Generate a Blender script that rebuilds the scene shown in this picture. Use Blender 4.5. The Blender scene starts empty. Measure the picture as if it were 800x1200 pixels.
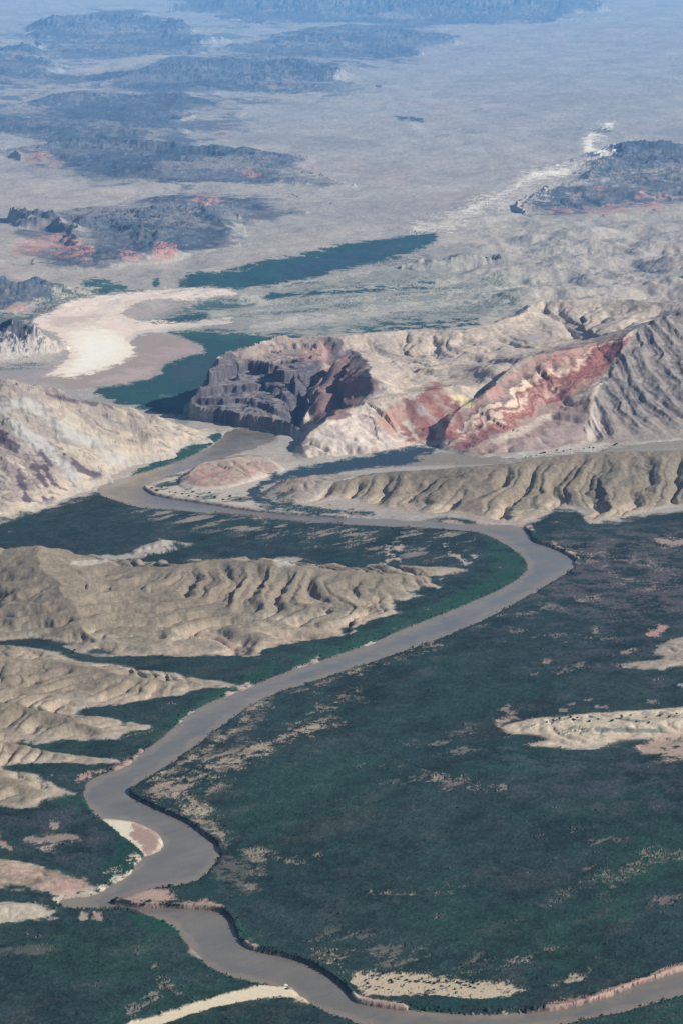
import bpy, math, random
import numpy as np
from mathutils import Vector
rng = np.random.default_rng(7)
random.seed(7)
f32 = np.float32
COARSE = 1.0
# ------------------------------------------------------------------ camera model (photo is 800 x 1200)
H, PITCH, F = 1500.0, math.radians(11.3), 3921.0
SP, CP = math.sin(PITCH), math.cos(PITCH)
def at(px, py, z=0.0):
    """point of the valley seen at photo position (px,py), at height z above the flood plain"""
    a, b = (px-400.0)/F, (600.0-py)/F
    dy, dz = CP + b*SP, -SP + b*CP
    t = (z-H)/dz
    return (a*t, dy*t, z)
def project(x, y, z):
    zc = z-H
    d = y*CP - zc*SP
    return 400.0 + F*x/d, 600.0 - F*(y*SP + zc*CP)/d
def W(pts, z=0.0):
    return [at(p[0], p[1], p[2] if len(p) > 2 else z) for p in pts]
# ------------------------------------------------------------------ noise
NT = 1024
def fft_noise(beta, seed, lo=1.0):
    r = np.random.default_rng(seed)
    fx = np.fft.fftfreq(NT)*NT
    k = np.hypot(fx[:, None], fx[None, :])
    k[0, 0] = 1
    amp = k**(-beta/2)
    amp[k < lo] = 0
    n = np.fft.ifft2(np.fft.fft2(r.standard_normal((NT, NT)))*amp).real
    return ((n-n.mean())/n.std()).astype(f32)
NA = fft_noise(4.0, 1, 4)      # smooth fBm
NB = fft_noise(3.0, 2, 6)      # rougher
NC = fft_noise(1.7, 3, 14)     # fine mottling
ND = fft_noise(4.6, 4, 3)      # very smooth
def smp(n, x, y, scale, rot=0.0, off=(0., 0.), ax=1.0, ay=1.0):
    """sample tile n laid over the map, one tile = scale metres, stretched by ax, ay"""
    c, s = math.cos(rot), math.sin(rot)
    xs = ((x*c + y*s)/(scale*ax) + off[0])*NT
    ys = ((-x*s + y*c)/(scale*ay) + off[1])*NT
    xi = np.floor(xs); yi = np.floor(ys)
    fx = (xs-xi).astype(f32); fy = (ys-yi).astype(f32)
    xi = xi.astype(np.int32) & (NT-1); yi = yi.astype(np.int32) & (NT-1)
    x2 = (xi+1) & (NT-1); y2 = (yi+1) & (NT-1)
    return (n[yi, xi]*(1-fx) + n[yi, x2]*fx)*(1-fy) + (n[y2, xi]*(1-fx) + n[y2, x2]*fx)*fy
def ss(a, b, x):
    t = np.clip((x-a)/(b-a), 0, 1)
    return t*t*(3-2*t)
# ------------------------------------------------------------------ the sheet of ground: rows by distance, columns by bearing
def spaced(segs):
    out = []
    for a, b, st in segs:
        n = max(1, int(round(abs(b-a)/(st*COARSE))))
        out += list(np.linspace(a, b, n, endpoint=False))
    return out
vr = spaced([(1330, 1215, 3.0), (1215, 900, 1.0), (900, 620, .70), (620, 430, .27), (430, 340, .5), (340, 0, .52), (0, -60, 1.6), (-60, -130, 5), (-130, -165, 7)]) + [-165.0, -172.0]
uc = spaced([(-4200, -1200, 300), (-1200, -400, 60), (-400, -130, 9), (-130, 930, 1.12), (930, 1200, 9), (1200, 2000, 60), (2000, 5000, 300)]) + [5000.0]
vr = np.array(vr, np.float64); uc = np.array(uc, np.float64)
NR, NCOL = len(vr), len(uc)
b_ = (600.0-vr)/F
t_ = -H/(-SP + b_*CP)
Yr = ((CP + b_*SP)*t_)
U = np.broadcast_to(uc[None, :], (NR, NCOL)).astype(f32).copy()
V = np.broadcast_to(vr[:, None], (NR, NCOL)).astype(f32).copy()
X = ((uc[None, :]-400)/F*t_[:, None])
Y = np.broadcast_to(Yr[:, None], (NR, NCOL)).copy()
MPP = (np.hypot(Yr, H)/F).astype(f32)[:, None]*np.ones((1, NCOL), f32)     # metres per photo pixel
Z = np.zeros((NR, NCOL), f32)
Xu = np.gradient(X, axis=1); Xv = np.gradient(X, axis=0); Yv = np.gradient(Yr)[:, None]
def grad(z):
    zx = np.gradient(z, axis=1)/Xu
    zy = (np.gradient(z, axis=0) - zx*Xv)/Yv
    return zx.astype(f32), zy.astype(f32)
# distance tools ---------------------------------------------------
def seg_dist(pts, x, y, closed, vals=None):
    """distance to a polyline (and the value of vals at the nearest point)"""
    best = np.full(x.shape, 1e12, f32); bv = np.zeros(x.shape, f32) if vals is not None else None
    n = len(pts)
    for i in range(n if closed else n-1):
        ax_, ay_ = pts[i][0], pts[i][1]
        bx_, by_ = pts[(i+1) % n][0], pts[(i+1) % n][1]
        dx, dy = bx_-ax_, by_-ay_
        L = dx*dx+dy*dy+1e-9
        t = np.clip(((x-ax_)*dx + (y-ay_)*dy)/L, 0, 1)
        d = ((x-ax_-t*dx)**2 + (y-ay_-t*dy)**2).astype(f32)
        m = d < best
        best = np.where(m, d, best)
        if vals is not None:
            bv = np.where(m, vals[i]+(vals[(i+1) % n]-vals[i])*t, bv)
    best = np.sqrt(best)
    return (best, bv) if vals is not None else best
def inside(pts, x, y):
    c = np.zeros(x.shape, bool)
    n = len(pts); j = n-1
    for i in range(n):
        xi, yi, xj, yj = pts[i][0], pts[i][1], pts[j][0], pts[j][1]
        if yi != yj:
            c ^= ((yi > y) != (yj > y)) & (x < (xj-xi)*(y-yi)/(yj-yi)+xi)
        j = i
    return c
def box_idx(pts, u, v, pad):
    p = np.array([q[:2] for q in pts])
    return np.nonzero((u > p[:, 0].min()-pad) & (u < p[:, 0].max()+pad) & (v > p[:, 1].min()-pad) & (v < p[:, 1].max()+pad))
def smooth_line(pts, it=2, closed=False):
    p = [tuple(q) for q in pts]
    for _ in range(it):
        o = [] if closed else [p[0]]
        n = len(p)
        for i in range(n if closed else n-1):
            a, b = p[i], p[(i+1) % n]
            o.append(tuple(a[k]*.75+b[k]*.25 for k in range(len(a))))
            o.append(tuple(a[k]*.25+b[k]*.75 for k in range(len(a))))
        if not closed: o.append(p[-1])
        p = o
    return p
def poly(pts, u, v, pad=25, it=1):
    """signed distance in photo pixels to an area (positive inside), cut off at -pad"""
    pts = smooth_line(pts, it, True) if it else pts
    out = np.full(u.shape, -pad, f32)
    ix = box_idx(pts, u, v, pad)
    if len(ix[0]):
        x, y = u[ix], v[ix]
        d = seg_dist(pts, x, y, True)
        out[ix] = np.maximum(np.where(inside(pts, x, y), d, -d), -pad)
    return out
def line(pts, u, v, pad=25, it=1):
    pts = smooth_line(pts, it) if it else pts
    out = np.full(u.shape, pad, f32)
    ix = box_idx(pts, u, v, pad)
    if len(ix[0]):
        out[ix] = np.minimum(seg_dist(pts, u[ix], v[ix], False), pad)
    return out
# noise fields used everywhere (metres) ------------------------------
n_big = smp(NA, X, Y, 9000, .3)
n_mid = smp(NA, X, Y, 2600, .9, (.3, .1))
n_sm = smp(NB, X, Y, 900, .2, (.7, .4))
n_fine = smp(NC, X, Y, 620, .5, (.1, .8))
n_fine2 = smp(NC, X, Y, 1700, 1.1, (.6, .2))
n_str = smp(NB, X, Y, 2200, -.35, (.2, .5), 1.0, 3.0)       # drawn out along the valley
# edge wobble in photo pixels
wob = (n_sm*1.2 + n_fine*.6).astype(f32)
wobs = (1.1*smp(NA, X, Y, 1100, .3, (.4, .6)) + .5*n_sm).astype(f32)
# ------------------------------------------------------------------ river
RIVER = [(270,504),(290,501),(325,504),(318,515),(280,527),(240,541),(200,553),(172,565),(166,573),(185,582),(250,592),(300,600),(400,607),(500,613),(560,616),(610,617),(619,625),(621,634),(650,643),(673,655),(669,664),(640,681),(600,705),(550,730),(500,750),
 (400,783),(360,797),(320,808),(285,827),(245,857),(220,876),(185,900),(160,914),(150,924),(152,932),(175,944),(200,955),(222,965),(242,980),(258,993),(251,1008),(236,1025),(213,1033),(185,1035),(165,1041),(140,1052),(122,1057),
 (165,1064),(215,1064),(258,1067),(271,1077),(276,1092),(282,1105),(300,1115),(340,1122),(370,1133),(398,1152),(411,1167),(417,1174),(436,1178),(477,1184),(510,1188),(565,1191),(620,1187),(665,1181),(700,1172),(750,1153),(800,1136),(960,1085),
 (960,1108),(800,1161),(750,1176),(700,1188),(640,1199),(570,1212),(500,1213),(445,1202),(400,1189),(366,1173),(354,1164),(341,1153),(312,1150),(290,1145),(260,1137),(240,1124),(220,1100),(205,1081),(185,1072),(155,1063),(100,1060),(70,1058),(75,1053),
 (112,1050),(130,1040),(152,1027),(166,1008),(172,1003),(187,998),(196,989),(186,973),(165,963),(150,959),(128,958),(117,955),(105,940),(100,926),(107,914),(150,900),(165,884),(186,871),(210,850),(230,832),(280,811),(345,786),(400,768),(450,750),(465,742),(525,719),(600,687),(624,665),(614,648),(590,632),(563,620),(540,617),(480,614),(400,611),(330,607),(260,598),(170,592),(140,585),(116,575),(120,569),(162,557),(200,546),(234,533),(257,520)]
sd_riv = poly(RIVER, U, V, 60, 1)
# cut banks: steep edges on the outside of the bends
CUT = [[(150,924),(152,932),(175,944),(200,955),(222,965),(242,980),(258,993)], [(122,1057),(165,1063),(215,1063),(258,1066),(271,1077),(277,1094)],
       [(282,1105),(300,1115),(340,1122),(370,1133),(398,1152),(411,1167),(417,1174),(440,1179),(470,1183)], [(619,622),(621,634),(650,643),(673,655)], [(620,1187),(665,1181),(700,1172),(750,1153),(800,1136),(960,1085)],
       [(166,573),(185,582),(250,592),(300,600),(400,607)]]
d_cut = np.full(U.shape, 25, f32)
for c in CUT: d_cut = np.minimum(d_cut, line(c, U, V, 25))
cutw = ss(9, 3, d_cut)
out = -sd_riv + wob*.5*(1-.7*cutw)
bank_w = 7 - 5.6*cutw
Z = (-6 + 6*ss(-.6, 1, out/bank_w) + 3.6*cutw*ss(.5, 2, out)).astype(f32)
flat = Z.copy()
# ------------------------------------------------------------------ hills
HID = np.zeros((NR, NCOL), np.int16)           # which relief a vertex belongs to
HM = np.zeros((NR, NCOL), f32)                 # strength of the relief 0..1
ARC = np.zeros((NR, NCOL), f32); TT = np.zeros((NR, NCOL), f32); DRG = np.zeros((NR, NCOL), f32); SEP = np.zeros((NR, NCOL), f32)
DOUT = np.zeros((NR, NCOL), f32)               # metres inside the foot of the relief
def hill(idn, outline, ridges, p=1.0, zscale=1.0, warp=40.0, rough=0.0, cap=None, blend=60.0, it=1, wt=1500, soft=25.0, zk=1.0):
    """relief rising from its foot (outline, on the plain) to its crest lines (photo x, photo y, height)"""
    ridges = [[(q[0], q[1], q[2]*zk) for q in r] for r in ridges]
    global Z
    ol = smooth_line(outline, it, True)
    ix = box_idx(ol, U, V, 130)
    x = X[ix] + warp*smp(NA, X[ix], Y[ix], wt, .4, (.1*idn, .3))
    y = Y[ix] + warp*smp(NA, X[ix], Y[ix], wt, 1.4, (.5, .17*idn))
    wp = W(ol)
    ins = inside(wp, x, y)
    ii = np.nonzero(ins)[0]
    ix = (ix[0][ii], ix[1][ii]); x = x[ii]; y = y[ii]
    do = seg_dist(wp, x, y, True)
    num = np.zeros(x.shape, f32); den = np.zeros(x.shape, f32); dr = np.full(x.shape, 1e9, f32); arc = np.zeros(x.shape, f32); d2 = np.full(x.shape, 1e9, f32)
    for kr, r in enumerate(ridges):
        rp = W(r)
        d, zv = seg_dist(rp, x, y, False, [q[2] for q in rp])
        w = 1.0/(d+soft)**3
        num += w*zv; den += w
        cum = [0.0]
        for q in range(len(rp)-1): cum.append(cum[-1]+math.hypot(rp[q+1][0]-rp[q][0], rp[q+1][1]-rp[q][1]))
        sv = seg_dist(rp, x, y, False, cum)[1]+kr*3711.0
        arc = np.where(d < dr, sv, arc); d2 = np.where(d < dr, dr, np.minimum(d2, d)); dr = np.minimum(dr, d)
    zr = num/den
    t = do/(do+dr+1e-6)
    h = zr*t**p
    if rough: h = h*(1+rough*smp(NB, x, y, 1300, .8, (.4, .2)))
    h = h*zscale
    zz = np.maximum(Z[ix], h) if True else h
    own = h > .3
    jx = (ix[0][own], ix[1][own])
    Z[ix] = Z[ix] + np.maximum(h, 0)
    HID[jx] = idn; HM[jx] = ss(0, blend, do[own]); DOUT[jx] = do[own]; ARC[jx] = arc[own]; TT[jx] = t[own]; DRG[jx] = dr[own]; SEP[jx] = (d2-dr)[own]
# 1 pale ridge on the left bank
hill(1, [(-130,640),(-60,624),(0,610),(55,594),(100,578),(114,571),(160,549),(215,524),(246,512),(253,505),(246,500),(215,503),(150,492),(60,478),(-40,468),(-130,460)],
     [[(-130,395,330),(-60,418,290),(0,443,248),(60,457,203),(125,474,140),(170,486,92),(205,494,46),(232,501,18)]], p=1.0, warp=16)
# 2 gullied tan hills on the left
hill(2, [(-130,800),(-60,760),(20,752),(80,762),(100,766),(140,771),(200,774),(270,769),(340,766),(330,759),(360,755),(425,741),(402,735),(472,722),(450,714),(505,703),(490,696),(535,690),(530,681),(552,672),(556,665),(500,661),(430,664),(350,658),(300,655),(180,658),(110,655),(60,648),(0,652),(-130,650)],
     [[(-130,628,110),(-40,632,103),(0,641,87),(45,638,92),(75,650,71),(130,663,47),(200,661,51),(260,659,55),(320,657,58),(380,667,41),(450,672,30),(520,675,12)],
      [(45,638,92),(62,682,60),(94,717,36),(126,753,7)]], p=1.1, warp=14)
# 3 its lower fingers
hill(3, [(-130,1005),(-130,770),(-60,758),(20,756),(80,768),(140,782),(200,789),(262,797),(282,803),(255,809),(222,817),(165,828),(95,837),(130,845),(168,856),(160,862),(100,868),(15,875),(60,880),(120,886),(158,889),(140,896),(100,899),(-10,903),(30,911),(80,919),(98,927),(75,940),(60,949),(0,948),(-60,950),(-60,990)],
     [[(-130,775,75),(-60,765,70),(0,765,60),(60,772,44),(120,788,34),(190,797,20),(255,802,5)], [(-130,800,72),(-50,812,58),(0,822,48),(60,835,34),(110,846,20),(155,857,5)],
      [(-130,850,55),(-50,862,42),(0,868,30),(60,878,17),(130,889,4)], [(-130,895,45),(-50,905,34),(0,915,27),(50,924,15),(85,928,4)]], zk=.75, p=1.25, warp=12)
hill(4, [(-130,1042),(-130,1004),(-40,1004),(16,1008),(66,1018),(108,1029),(118,1040),(86,1054),(62,1052),(40,1047),(0,1045)], [[(-130,1005,32),(0,1014,22),(60,1027,12),(100,1037,4)]], p=.8, warp=8)
hill(5, [(-130,1092),(-130,1060),(0,1056),(40,1057),(74,1070),(76,1080),(40,1084),(0,1087)], [[(-130,1062,16),(0,1062,11),(50,1070,5)]], p=.8, warp=6)
# 6 gullied grey hills across the river
hill(6, [(300,588),(345,590),(400,586),(450,596),(505,601),(545,606),(566,612),(618,615),(622,610),(650,600),(680,594),(668,608),(690,613),(728,611),(760,600),(795,592),(800,601),(860,604),(960,606),(960,538),(800,536),(700,540),(620,545),(560,550),(480,554),(400,560),(340,570),(305,580)],
     [[(335,570,14),(400,560,36),(480,552,52),(550,546,70),(650,536,90),(700,532,97),(737,530,101),(800,527,106),(960,515,125)]], p=1.25, zk=.86, warp=10)
# 7 peninsula knoll, 8 small pale island knoll
hill(7, [(205,567),(225,557),(240,546),(262,538),(300,535),(330,545),(337,552),(300,562),(280,572),(250,574),(220,574)], [[(225,556,16),(245,541,32),(275,536,34),(300,535,28),(325,545,10)], ], p=.6, warp=6)
hill(8, [(147,648),(165,642),(195,638),(220,637),(238,637),(222,643),(185,650),(160,652)], [[(165,639,10),(195,631,22),(212,633,18),(228,637,6)]], p=.6, warp=4)
hill(9, [(305,582),(315,572),(340,562),(400,556),(440,558),(400,575),(360,588),(330,590)], [[(325,572,12),(360,562,20),(400,560,12)]], p=.7, warp=6)
# 10 striped mountain
MT_OUT = [(203,489),(222,493),(260,498),(300,503),(340,508),(352,520),(350,534),(364,540),(430,533),(470,527),(500,521),(518,528),(560,538),(620,530),(682,524),(760,519),(860,508),(960,498),(960,412),(800,402),(700,398),(640,405),(560,420),(470,432),(400,440),(330,452),(280,463),(235,475)]
hill(10, MT_OUT, [[(960,340,225),(800,355,205),(700,349,200),(640,352,190),(600,370,170),(550,387,150),(465,386,150),(400,394,150),(350,396,148),(330,399,145)],
                  [(330,399,145),(300,406,140),(275,414,132),(262,420,126),(248,437,105),(232,455,78),(215,472,45),(207,484,20)],
                  [(960,335,270),(800,366,240),(770,372,232),(745,390,208),(735,399,198),(715,427,150),(702,450,112),(692,475,72),(683,502,28)],
                  [(735,399,198),(700,402,186),(650,412,175),(612,418,168),(590,440,140),(560,458,115),(540,474,88),(522,505,38)],
                  [(560,458,112),(530,450,118),(500,458,108),(460,462,104),(420,470,90),(385,490,66),(366,518,24)],
                  [(440,440,140),(412,408,150),(385,418,142),(368,445,104),(362,480,60)]], p=.95, warp=12)
# far dark mesas and volcanic ridges --------------------------------
MESA = [
 ([(15,297),(60,302),(105,310),(165,314),(240,300),(300,287),(342,274),(362,264),(345,254),(290,252),(200,256),(110,262),(40,275)], [[(25,290,20),(52,243,140),(66,243,150),(76,258,110),(110,252,110),(180,240,120),(250,234,110),(310,238,80),(350,256,20)], [(110,252,110),(165,285,70),(200,290,50)], [(250,234,110),(270,262,70),(280,275,30)]], 'jagged dark blue mesa with pink lower cliffs beyond the pale delta'),
 ([(20,190),(60,200),(130,208),(230,224),(300,218),(370,221),(382,212),(340,197),(260,188),(180,178),(100,178),(40,182)], [[(28,186,30),(75,168,110),(130,162,110),(200,168,110),(270,182,90),(340,194,70),(375,212,20)], [(230,200,60),(290,205,60),(350,207,40)]], 'long dark blue ridge across the far plain'),
 ([(-130,160),(-60,160),(0,158),(130,168),(200,166),(262,136),(250,124),(180,116),(80,116),(0,140),(-130,146)], [[(-130,143,60),(0,143,60),(90,150,60),(160,150,50),(250,132,30)], [(65,113,60),(130,108,90),(190,109,100),(240,121,50)]], 'low dark blue ridge with pale gaps behind the long one'),
 ([(75,104),(130,108),(220,111),(300,108),(400,112),(435,103),(405,84),(300,80),(200,82),(150,88)], [[(85,102,20),(150,86,110),(210,74,170),(300,72,170),(395,75,150),(428,100,20)]], 'broad blue flat-backed mountain on the far plain'),
 ([(-130,104),(0,101),(40,98),(84,100),(82,92),(40,78),(0,68),(-130,60)], [[(-130,45,200),(0,55,180),(40,68,130),(80,92,30)]], 'blue mountain at the left end of the far plain'),
 ([(20,56),(60,60),(120,68),(200,66),(262,62),(245,52),(180,32),(120,28),(90,30)], [[(30,54,30),(88,20,240),(100,15,260),(150,16,260),(180,22,230),(242,48,80)]], 'flat-topped hazy blue mountain in the far distance'),
 ([(165,16),(270,30),(330,32),(390,24),(480,34),(560,28),(680,27),(720,14),(700,8),(500,2),(300,4),(200,6)], [[(168,14,20),(210,6,130),(300,-6,330),(400,-4,330),(520,0,300),(620,-3,330),(700,3,150)]], 'hazy blue mountain range along the top of the picture'),
 ([(262,61),(300,66),(350,69),(440,72),(512,66),(534,53),(470,42),(380,46),(300,52)], [[(266,58,30),(310,47,120),(390,40,180),(470,35,170),(526,50,40)]], 'long low blue ridge before the hazy far range'),
 ([(606,254),(650,254),(700,254),(780,244),(860,240),(960,238),(960,190),(860,190),(800,192),(740,198),(690,212),(650,228)], [[(612,250,20),(640,232,60),(668,214,70),(700,196,100),(750,182,120),(800,170,140),(960,150,180)], [(640,240,50),(690,220,80),(740,222,90),(765,215,90),(790,224,50)]], 'dark blue ridge with a pink foot at the right of the plain'),
 ([(450,318),(500,320),(545,314),(582,304),(560,300),(500,307)], [[(460,314,14),(510,304,30),(560,297,34),(578,303,8)]], 'small low mauve rise by the green inlet'),
 ([(-130,385),(0,372),(22,366),(60,356),(98,346),(102,340),(60,340),(0,342),(-130,345)], [[(-130,318,70),(0,327,60),(32,325,62),(62,331,48),(96,340,12)]], 'low dark hill with pink flank left of the pale delta'),
 ([(-130,428),(0,424),(20,424),(45,420),(66,414),(70,407),(50,402),(0,400),(-130,402)], [[(-130,380,80),(0,386,70),(14,379,80),(40,381,74),(56,392,48),(66,406,14)]], 'small dark pinnacle butte with pale feet at the left edge'),
]
for i, (o, r, lab) in enumerate(MESA):
    if i < 9:
        zm = max(q[2] for rr in r for q in rr); my = sum(q[1] for q in o)/len(o)
        th = PITCH-math.atan((600-my)/F); sh = .5*zm/(H/math.sin(th)/F)
        o = [(q[0], q[1]-(sh if q[1] < my else 0)) for q in o]; r = [[(q[0], q[1], q[2]*.42) for q in rr] for rr in r]
    hill(20+i, o, r, p=1.35 if i < 9 else 1.1, warp=80 if i < 9 else 20, rough=.10, blend=190 if i < 9 else 90, wt=7000 if i < 9 else 1500, soft=160 if i < 9 else 40)
# low tan swells of the flood plain on the right
hill(40, [(578,853),(600,843),(655,842),(700,836),(800,829),(960,815),(960,862),(800,866),(740,870),(700,879),(640,880),(602,876),(640,866),(590,861)], [[(585,853,2),(650,850,9),(700,848,12),(800,840,16),(960,828,20)]], p=.6, warp=6)
hill(41, [(712,780),(742,773),(770,771),(760,767),(775,752),(800,746),(960,730),(960,782),(800,784),(750,786)], [[(720,780,2),(770,776,8),(800,770,12),(960,755,16)], [(770,760,4),(800,755,10)]], p=.7, warp=6)
hill(42, [(785,806),(800,799),(960,780),(960,800),(810,809)], [[(790,805,2),(810,803,5),(960,788,10)]], p=.7, warp=6)
# ------------------------------------------------------------------ terraces of the dark cliff, ravine
PU, PV = project(X, Y, Z)
CLIFF = [(200,500),(205,470),(230,452),(262,416),(300,404),(345,396),(385,405),(375,440),(360,470),(350,512),(300,508)]
cl = ss(-3, 3, poly(CLIFF, PU, PV, 12))*(HID == 10)
zt = Z*1.02 + 5*n_mid + 5*smp(NA, X, Y, 420, .6, (.2, .9))*ss(2, 14, Z)
st = np.interp(zt, [0,3,30,36,60,64,84,88,110,116,128,140,175], [0,34,42,56,62,78,86,116,122,134,138,142,175]).astype(f32)
Z = Z*(1-cl) + (st+1.1*np.sin(st*.9+1.5*n_mid)*ss(2, 10, st))*cl
def carve(pts, depth, width, skew=0):
    global Z
    wp = W(pts)
    p2 = [q[:2] for q in pts]
    ix = box_idx(p2, PU, PV, 30)
    d = seg_dist(wp, X[ix], Y[ix], False)
    Z[ix] = Z[ix] - depth*np.exp(-(d/width)**2)*HM[ix]
for pts, dep, wd in (([(395,410,140),(372,432,110),(352,470,60),(346,505,10)], 60, 34), ([(700,470,90),(695,500,40),(688,522,5)], 14, 30), ([(505,505,20),(535,478,70),(560,462,95),(600,436,120)], 26, 30)):
    carve(pts, dep, wd)
# ------------------------------------------------------------------ gullies
N1 = np.convolve(rng.standard_normal(4096), np.hanning(9)/np.hanning(9).sum(), 'same').astype(f32)*2
def n1(x): return np.interp(np.mod(x, 4000), np.arange(4096), N1).astype(f32)
QG = np.zeros((NR, NCOL), f32)
def gullies(mask, lam, depth, seed=0, warp=.5, wscale=1200, oct2=.28, top=.22, skew=0.0, jit=.22):
    """spurs and gullies that leave the crest lines and run straight down to the foot"""
    global Z
    ix = np.nonzero(mask > .01)
    s_ = ARC[ix]+skew*DRG[ix]; t_ = TT[ix]
    wv = warp*smp(NA, X[ix], Y[ix], wscale, .7, (.13*seed, .4))
    tot = np.zeros(s_.shape, f32)
    for l_, a_, k in ((lam, 1.0, 0), (lam*.43, oct2, 1), (lam*.2, oct2*.2, 2)):
        ph = s_/l_ + jit*n1(s_/l_*.6+37*seed+211*k) + wv*lam/l_*(.5 if k else 1) 
        r = 1-np.abs(2*(ph-np.floor(ph))-1)
        q = 1-(1-r)**2
        vary = np.clip(.85+.3*n1(ph*.3+91*k+13*seed), .25, 1.3)
        tot += a_*(q-.75)*vary
    env = ss(0, top, 1-t_)*ss(0, .12, t_)*(.45+.55*np.clip(1.15-t_, 0, 1))*ss(0, lam*.9, SEP[ix])
    Z[ix] += (mask[ix]*depth*env*tot).astype(f32)
    QG[ix] = tot*ss(0, lam*.9, SEP[ix])
bad = HM*np.isin(HID, (2, 3))
gullies(HM*(HID == 2), 76, 20, seed=3, warp=.25, wscale=2400, skew=.15, oct2=.42, jit=.18)
gullies(HM*(HID == 3), 72, 15, seed=3, warp=.25, wscale=2400, skew=.15, oct2=.42, jit=.2)
gullies(HM*(HID == 6), 96, 23, seed=5, warp=.2, wscale=2400, skew=.35, oct2=.34, jit=.2)
gullies(HM*np.isin(HID, (4, 5, 7, 8, 9, 40, 41, 42)), 60, 6.0, seed=9)
grey_ = ss(-2, 4, poly([(735,397),(770,370),(800,364),(960,325),(960,500),(860,506),(760,518),(684,522),(682,500),(692,474),(702,450),(715,428)], PU, PV, 20))
gullies(HM*(HID == 10)*(1-.8*cl)*(1-.8*grey_), 150, 36, seed=17, warp=.4, wscale=3000)
gullies(HM*((HID >= 20) & (HID < 30)), 900, 15, seed=23, warp=.8, wscale=6000, oct2=.12)
gullies(HM*((HID >= 30) & (HID < 40)), 150, 7, seed=29, warp=.8)
# tilted slabs standing out of the pale ridge and the grey mountain
PU, PV = project(X, Y, Z)
tilt = ((PU*.55 - PV*.83) + 7*n_mid).astype(f32)
Z += np.where(HID == 1, HM, 0)*(3.4*(1-2*np.abs(np.sin(tilt*.085+.8*n_mid))) + 1.6*(1-2*np.abs(np.sin(tilt*.21+n_sm))))*ss(20, 90, DOUT)
GREY = [(735,397),(770,370),(800,364),(960,325),(960,500),(860,506),(760,518),(684,522),(682,500),(692,474),(702,450),(715,428)]
rib = (PU*.85-PV*.53)+6*n_mid
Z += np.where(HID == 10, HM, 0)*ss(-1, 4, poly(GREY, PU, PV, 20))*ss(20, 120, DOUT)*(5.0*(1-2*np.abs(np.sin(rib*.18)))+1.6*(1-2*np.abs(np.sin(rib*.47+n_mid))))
Z += cl*HM*(.7*smp(NB, X, Y, 260, .2, (.3, .6)))*ss(5, 20, Z)
# general small relief
rel = HM*np.where((HID >= 20) & (HID < 40), 2.0, np.where(HID == 10, 1.8, np.where(HID == 1, .4, 1.0)))
Z += rel*n_sm*.35*np.where(HID == 10, .8, 1)*((HID < 20) | (HID >= 40)) + HM*((HID >= 20) & (HID < 40))*np.where(HID < 30, 11, 4)*smp(NA, X, Y, 3600, .8, (.25, .65))
plain = ss(500, 330, V)*(HID == 0)
Z += plain*(4.5*n_mid)*ss(-2, 30, -sd_riv)*ss(440, 330, V)
Z += (HID == 0)*ss(-2, 40, -sd_riv)*ss(400, 350, V)*ss(220, 300, V)*ss(480, 640, U)*16*smp(NA, X, Y, 2600, .5, (.9, .4))
Z = Z.astype(f32)
PU, PV = project(X, Y, Z)
PU = PU.astype(f32); PV = PV.astype(f32)
# colour fields follow the rock face, not just the map
YC = Y + 3.2*Z*(HM > 0)
n_mid = smp(NA, X, YC, 2600, .9, (.3, .1)); n_sm = smp(NB, X, YC, 900, .2, (.7, .4)); n_fine = smp(NC, X, YC, 620, .5, (.1, .8))
wob = (n_sm*1.2 + n_fine*.6).astype(f32); wobs = (1.1*smp(NA, X, YC, 1100, .3, (.4, .6)) + .5*n_sm).astype(f32)
gx, gy = grad(Z)
SL = np.hypot(gx, gy)
# ------------------------------------------------------------------ colours of the ground (albedo, with distance haze and some shade put into it)
COL = np.zeros((NR, NCOL, 3), f32)
def rgb(*c): return np.array(c, f32)
def put(mask, c):
    global COL
    m = np.clip(mask, 0, 1)[..., None]
    COL = COL*(1-m) + (c if isinstance(c, np.ndarray) and c.ndim == 3 else np.array(c, f32))*m
def area(pts, c, soft=1.5, amp=1.0, k=1.0, it=1, proj=False, brk=None):
    u, v = (PU, PV) if proj else (U, V)
    s = poly(pts, u, v, 30, it) + (wobs if proj else wob)*amp
    m = ss(-soft, soft, s)*k
    if brk is not None: m = m*brk
    put(m, c); return m
def stroke(pts, w, c, soft=1.5, amp=1.0, k=1.0, proj=False, brk=None):
    u, v = (PU, PV) if proj else (U, V)
    s = w - line(pts, u, v, w+20) + (wobs if proj else wob)*amp
    m = ss(-soft, soft, s)*k
    if brk is not None: m = m*brk
    put(m, c); return m
VEG = np.zeros((NR, NCOL), f32)
# plain
COL[:] = rgb(.335, .305, .265)
far = ss(420, 60, V)
put(ss(-.6, 1.3, n_big+.4*n_str)*.6, (.36,.305,.265))
put(ss(.1, 1.6, -n_mid+.5*n_str)*.5, (.27,.26,.24))
put(ss(.4, 1.8, n_str+.5*n_fine2)*.5, (.42,.39,.34))
put(ss(300, 60, V)*.5, (.26,.285,.30))  # bluish distance haze put into the colour of the far plain
braid = smp(NA, X, Y, 9000, -.12, (.15, .35), 1.2, .9)+.45*smp(NB, X, Y, 7000, -.2, (.5, .1), 1.0, 1.2)
put(ss(.3, 1.6, braid)*.45*ss(100, 220, V), (.385,.345,.295)); put(ss(.3, 1.6, -braid)*.5, (.24,.222,.21))
wx = X+260*smp(NA, X, Y, 5000, .2, (.1, .7)); wy = Y+900*smp(NA, X, Y, 6000, 1.2, (.6, .3))
d1_ = np.abs(smp(NA, wx, wy, 5200, -.75, (.33, .21), .5, 1.8)); d2_ = np.abs(smp(NA, wx, wy, 2600, -.6, (.73, .51), .5, 2.0))
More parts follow.
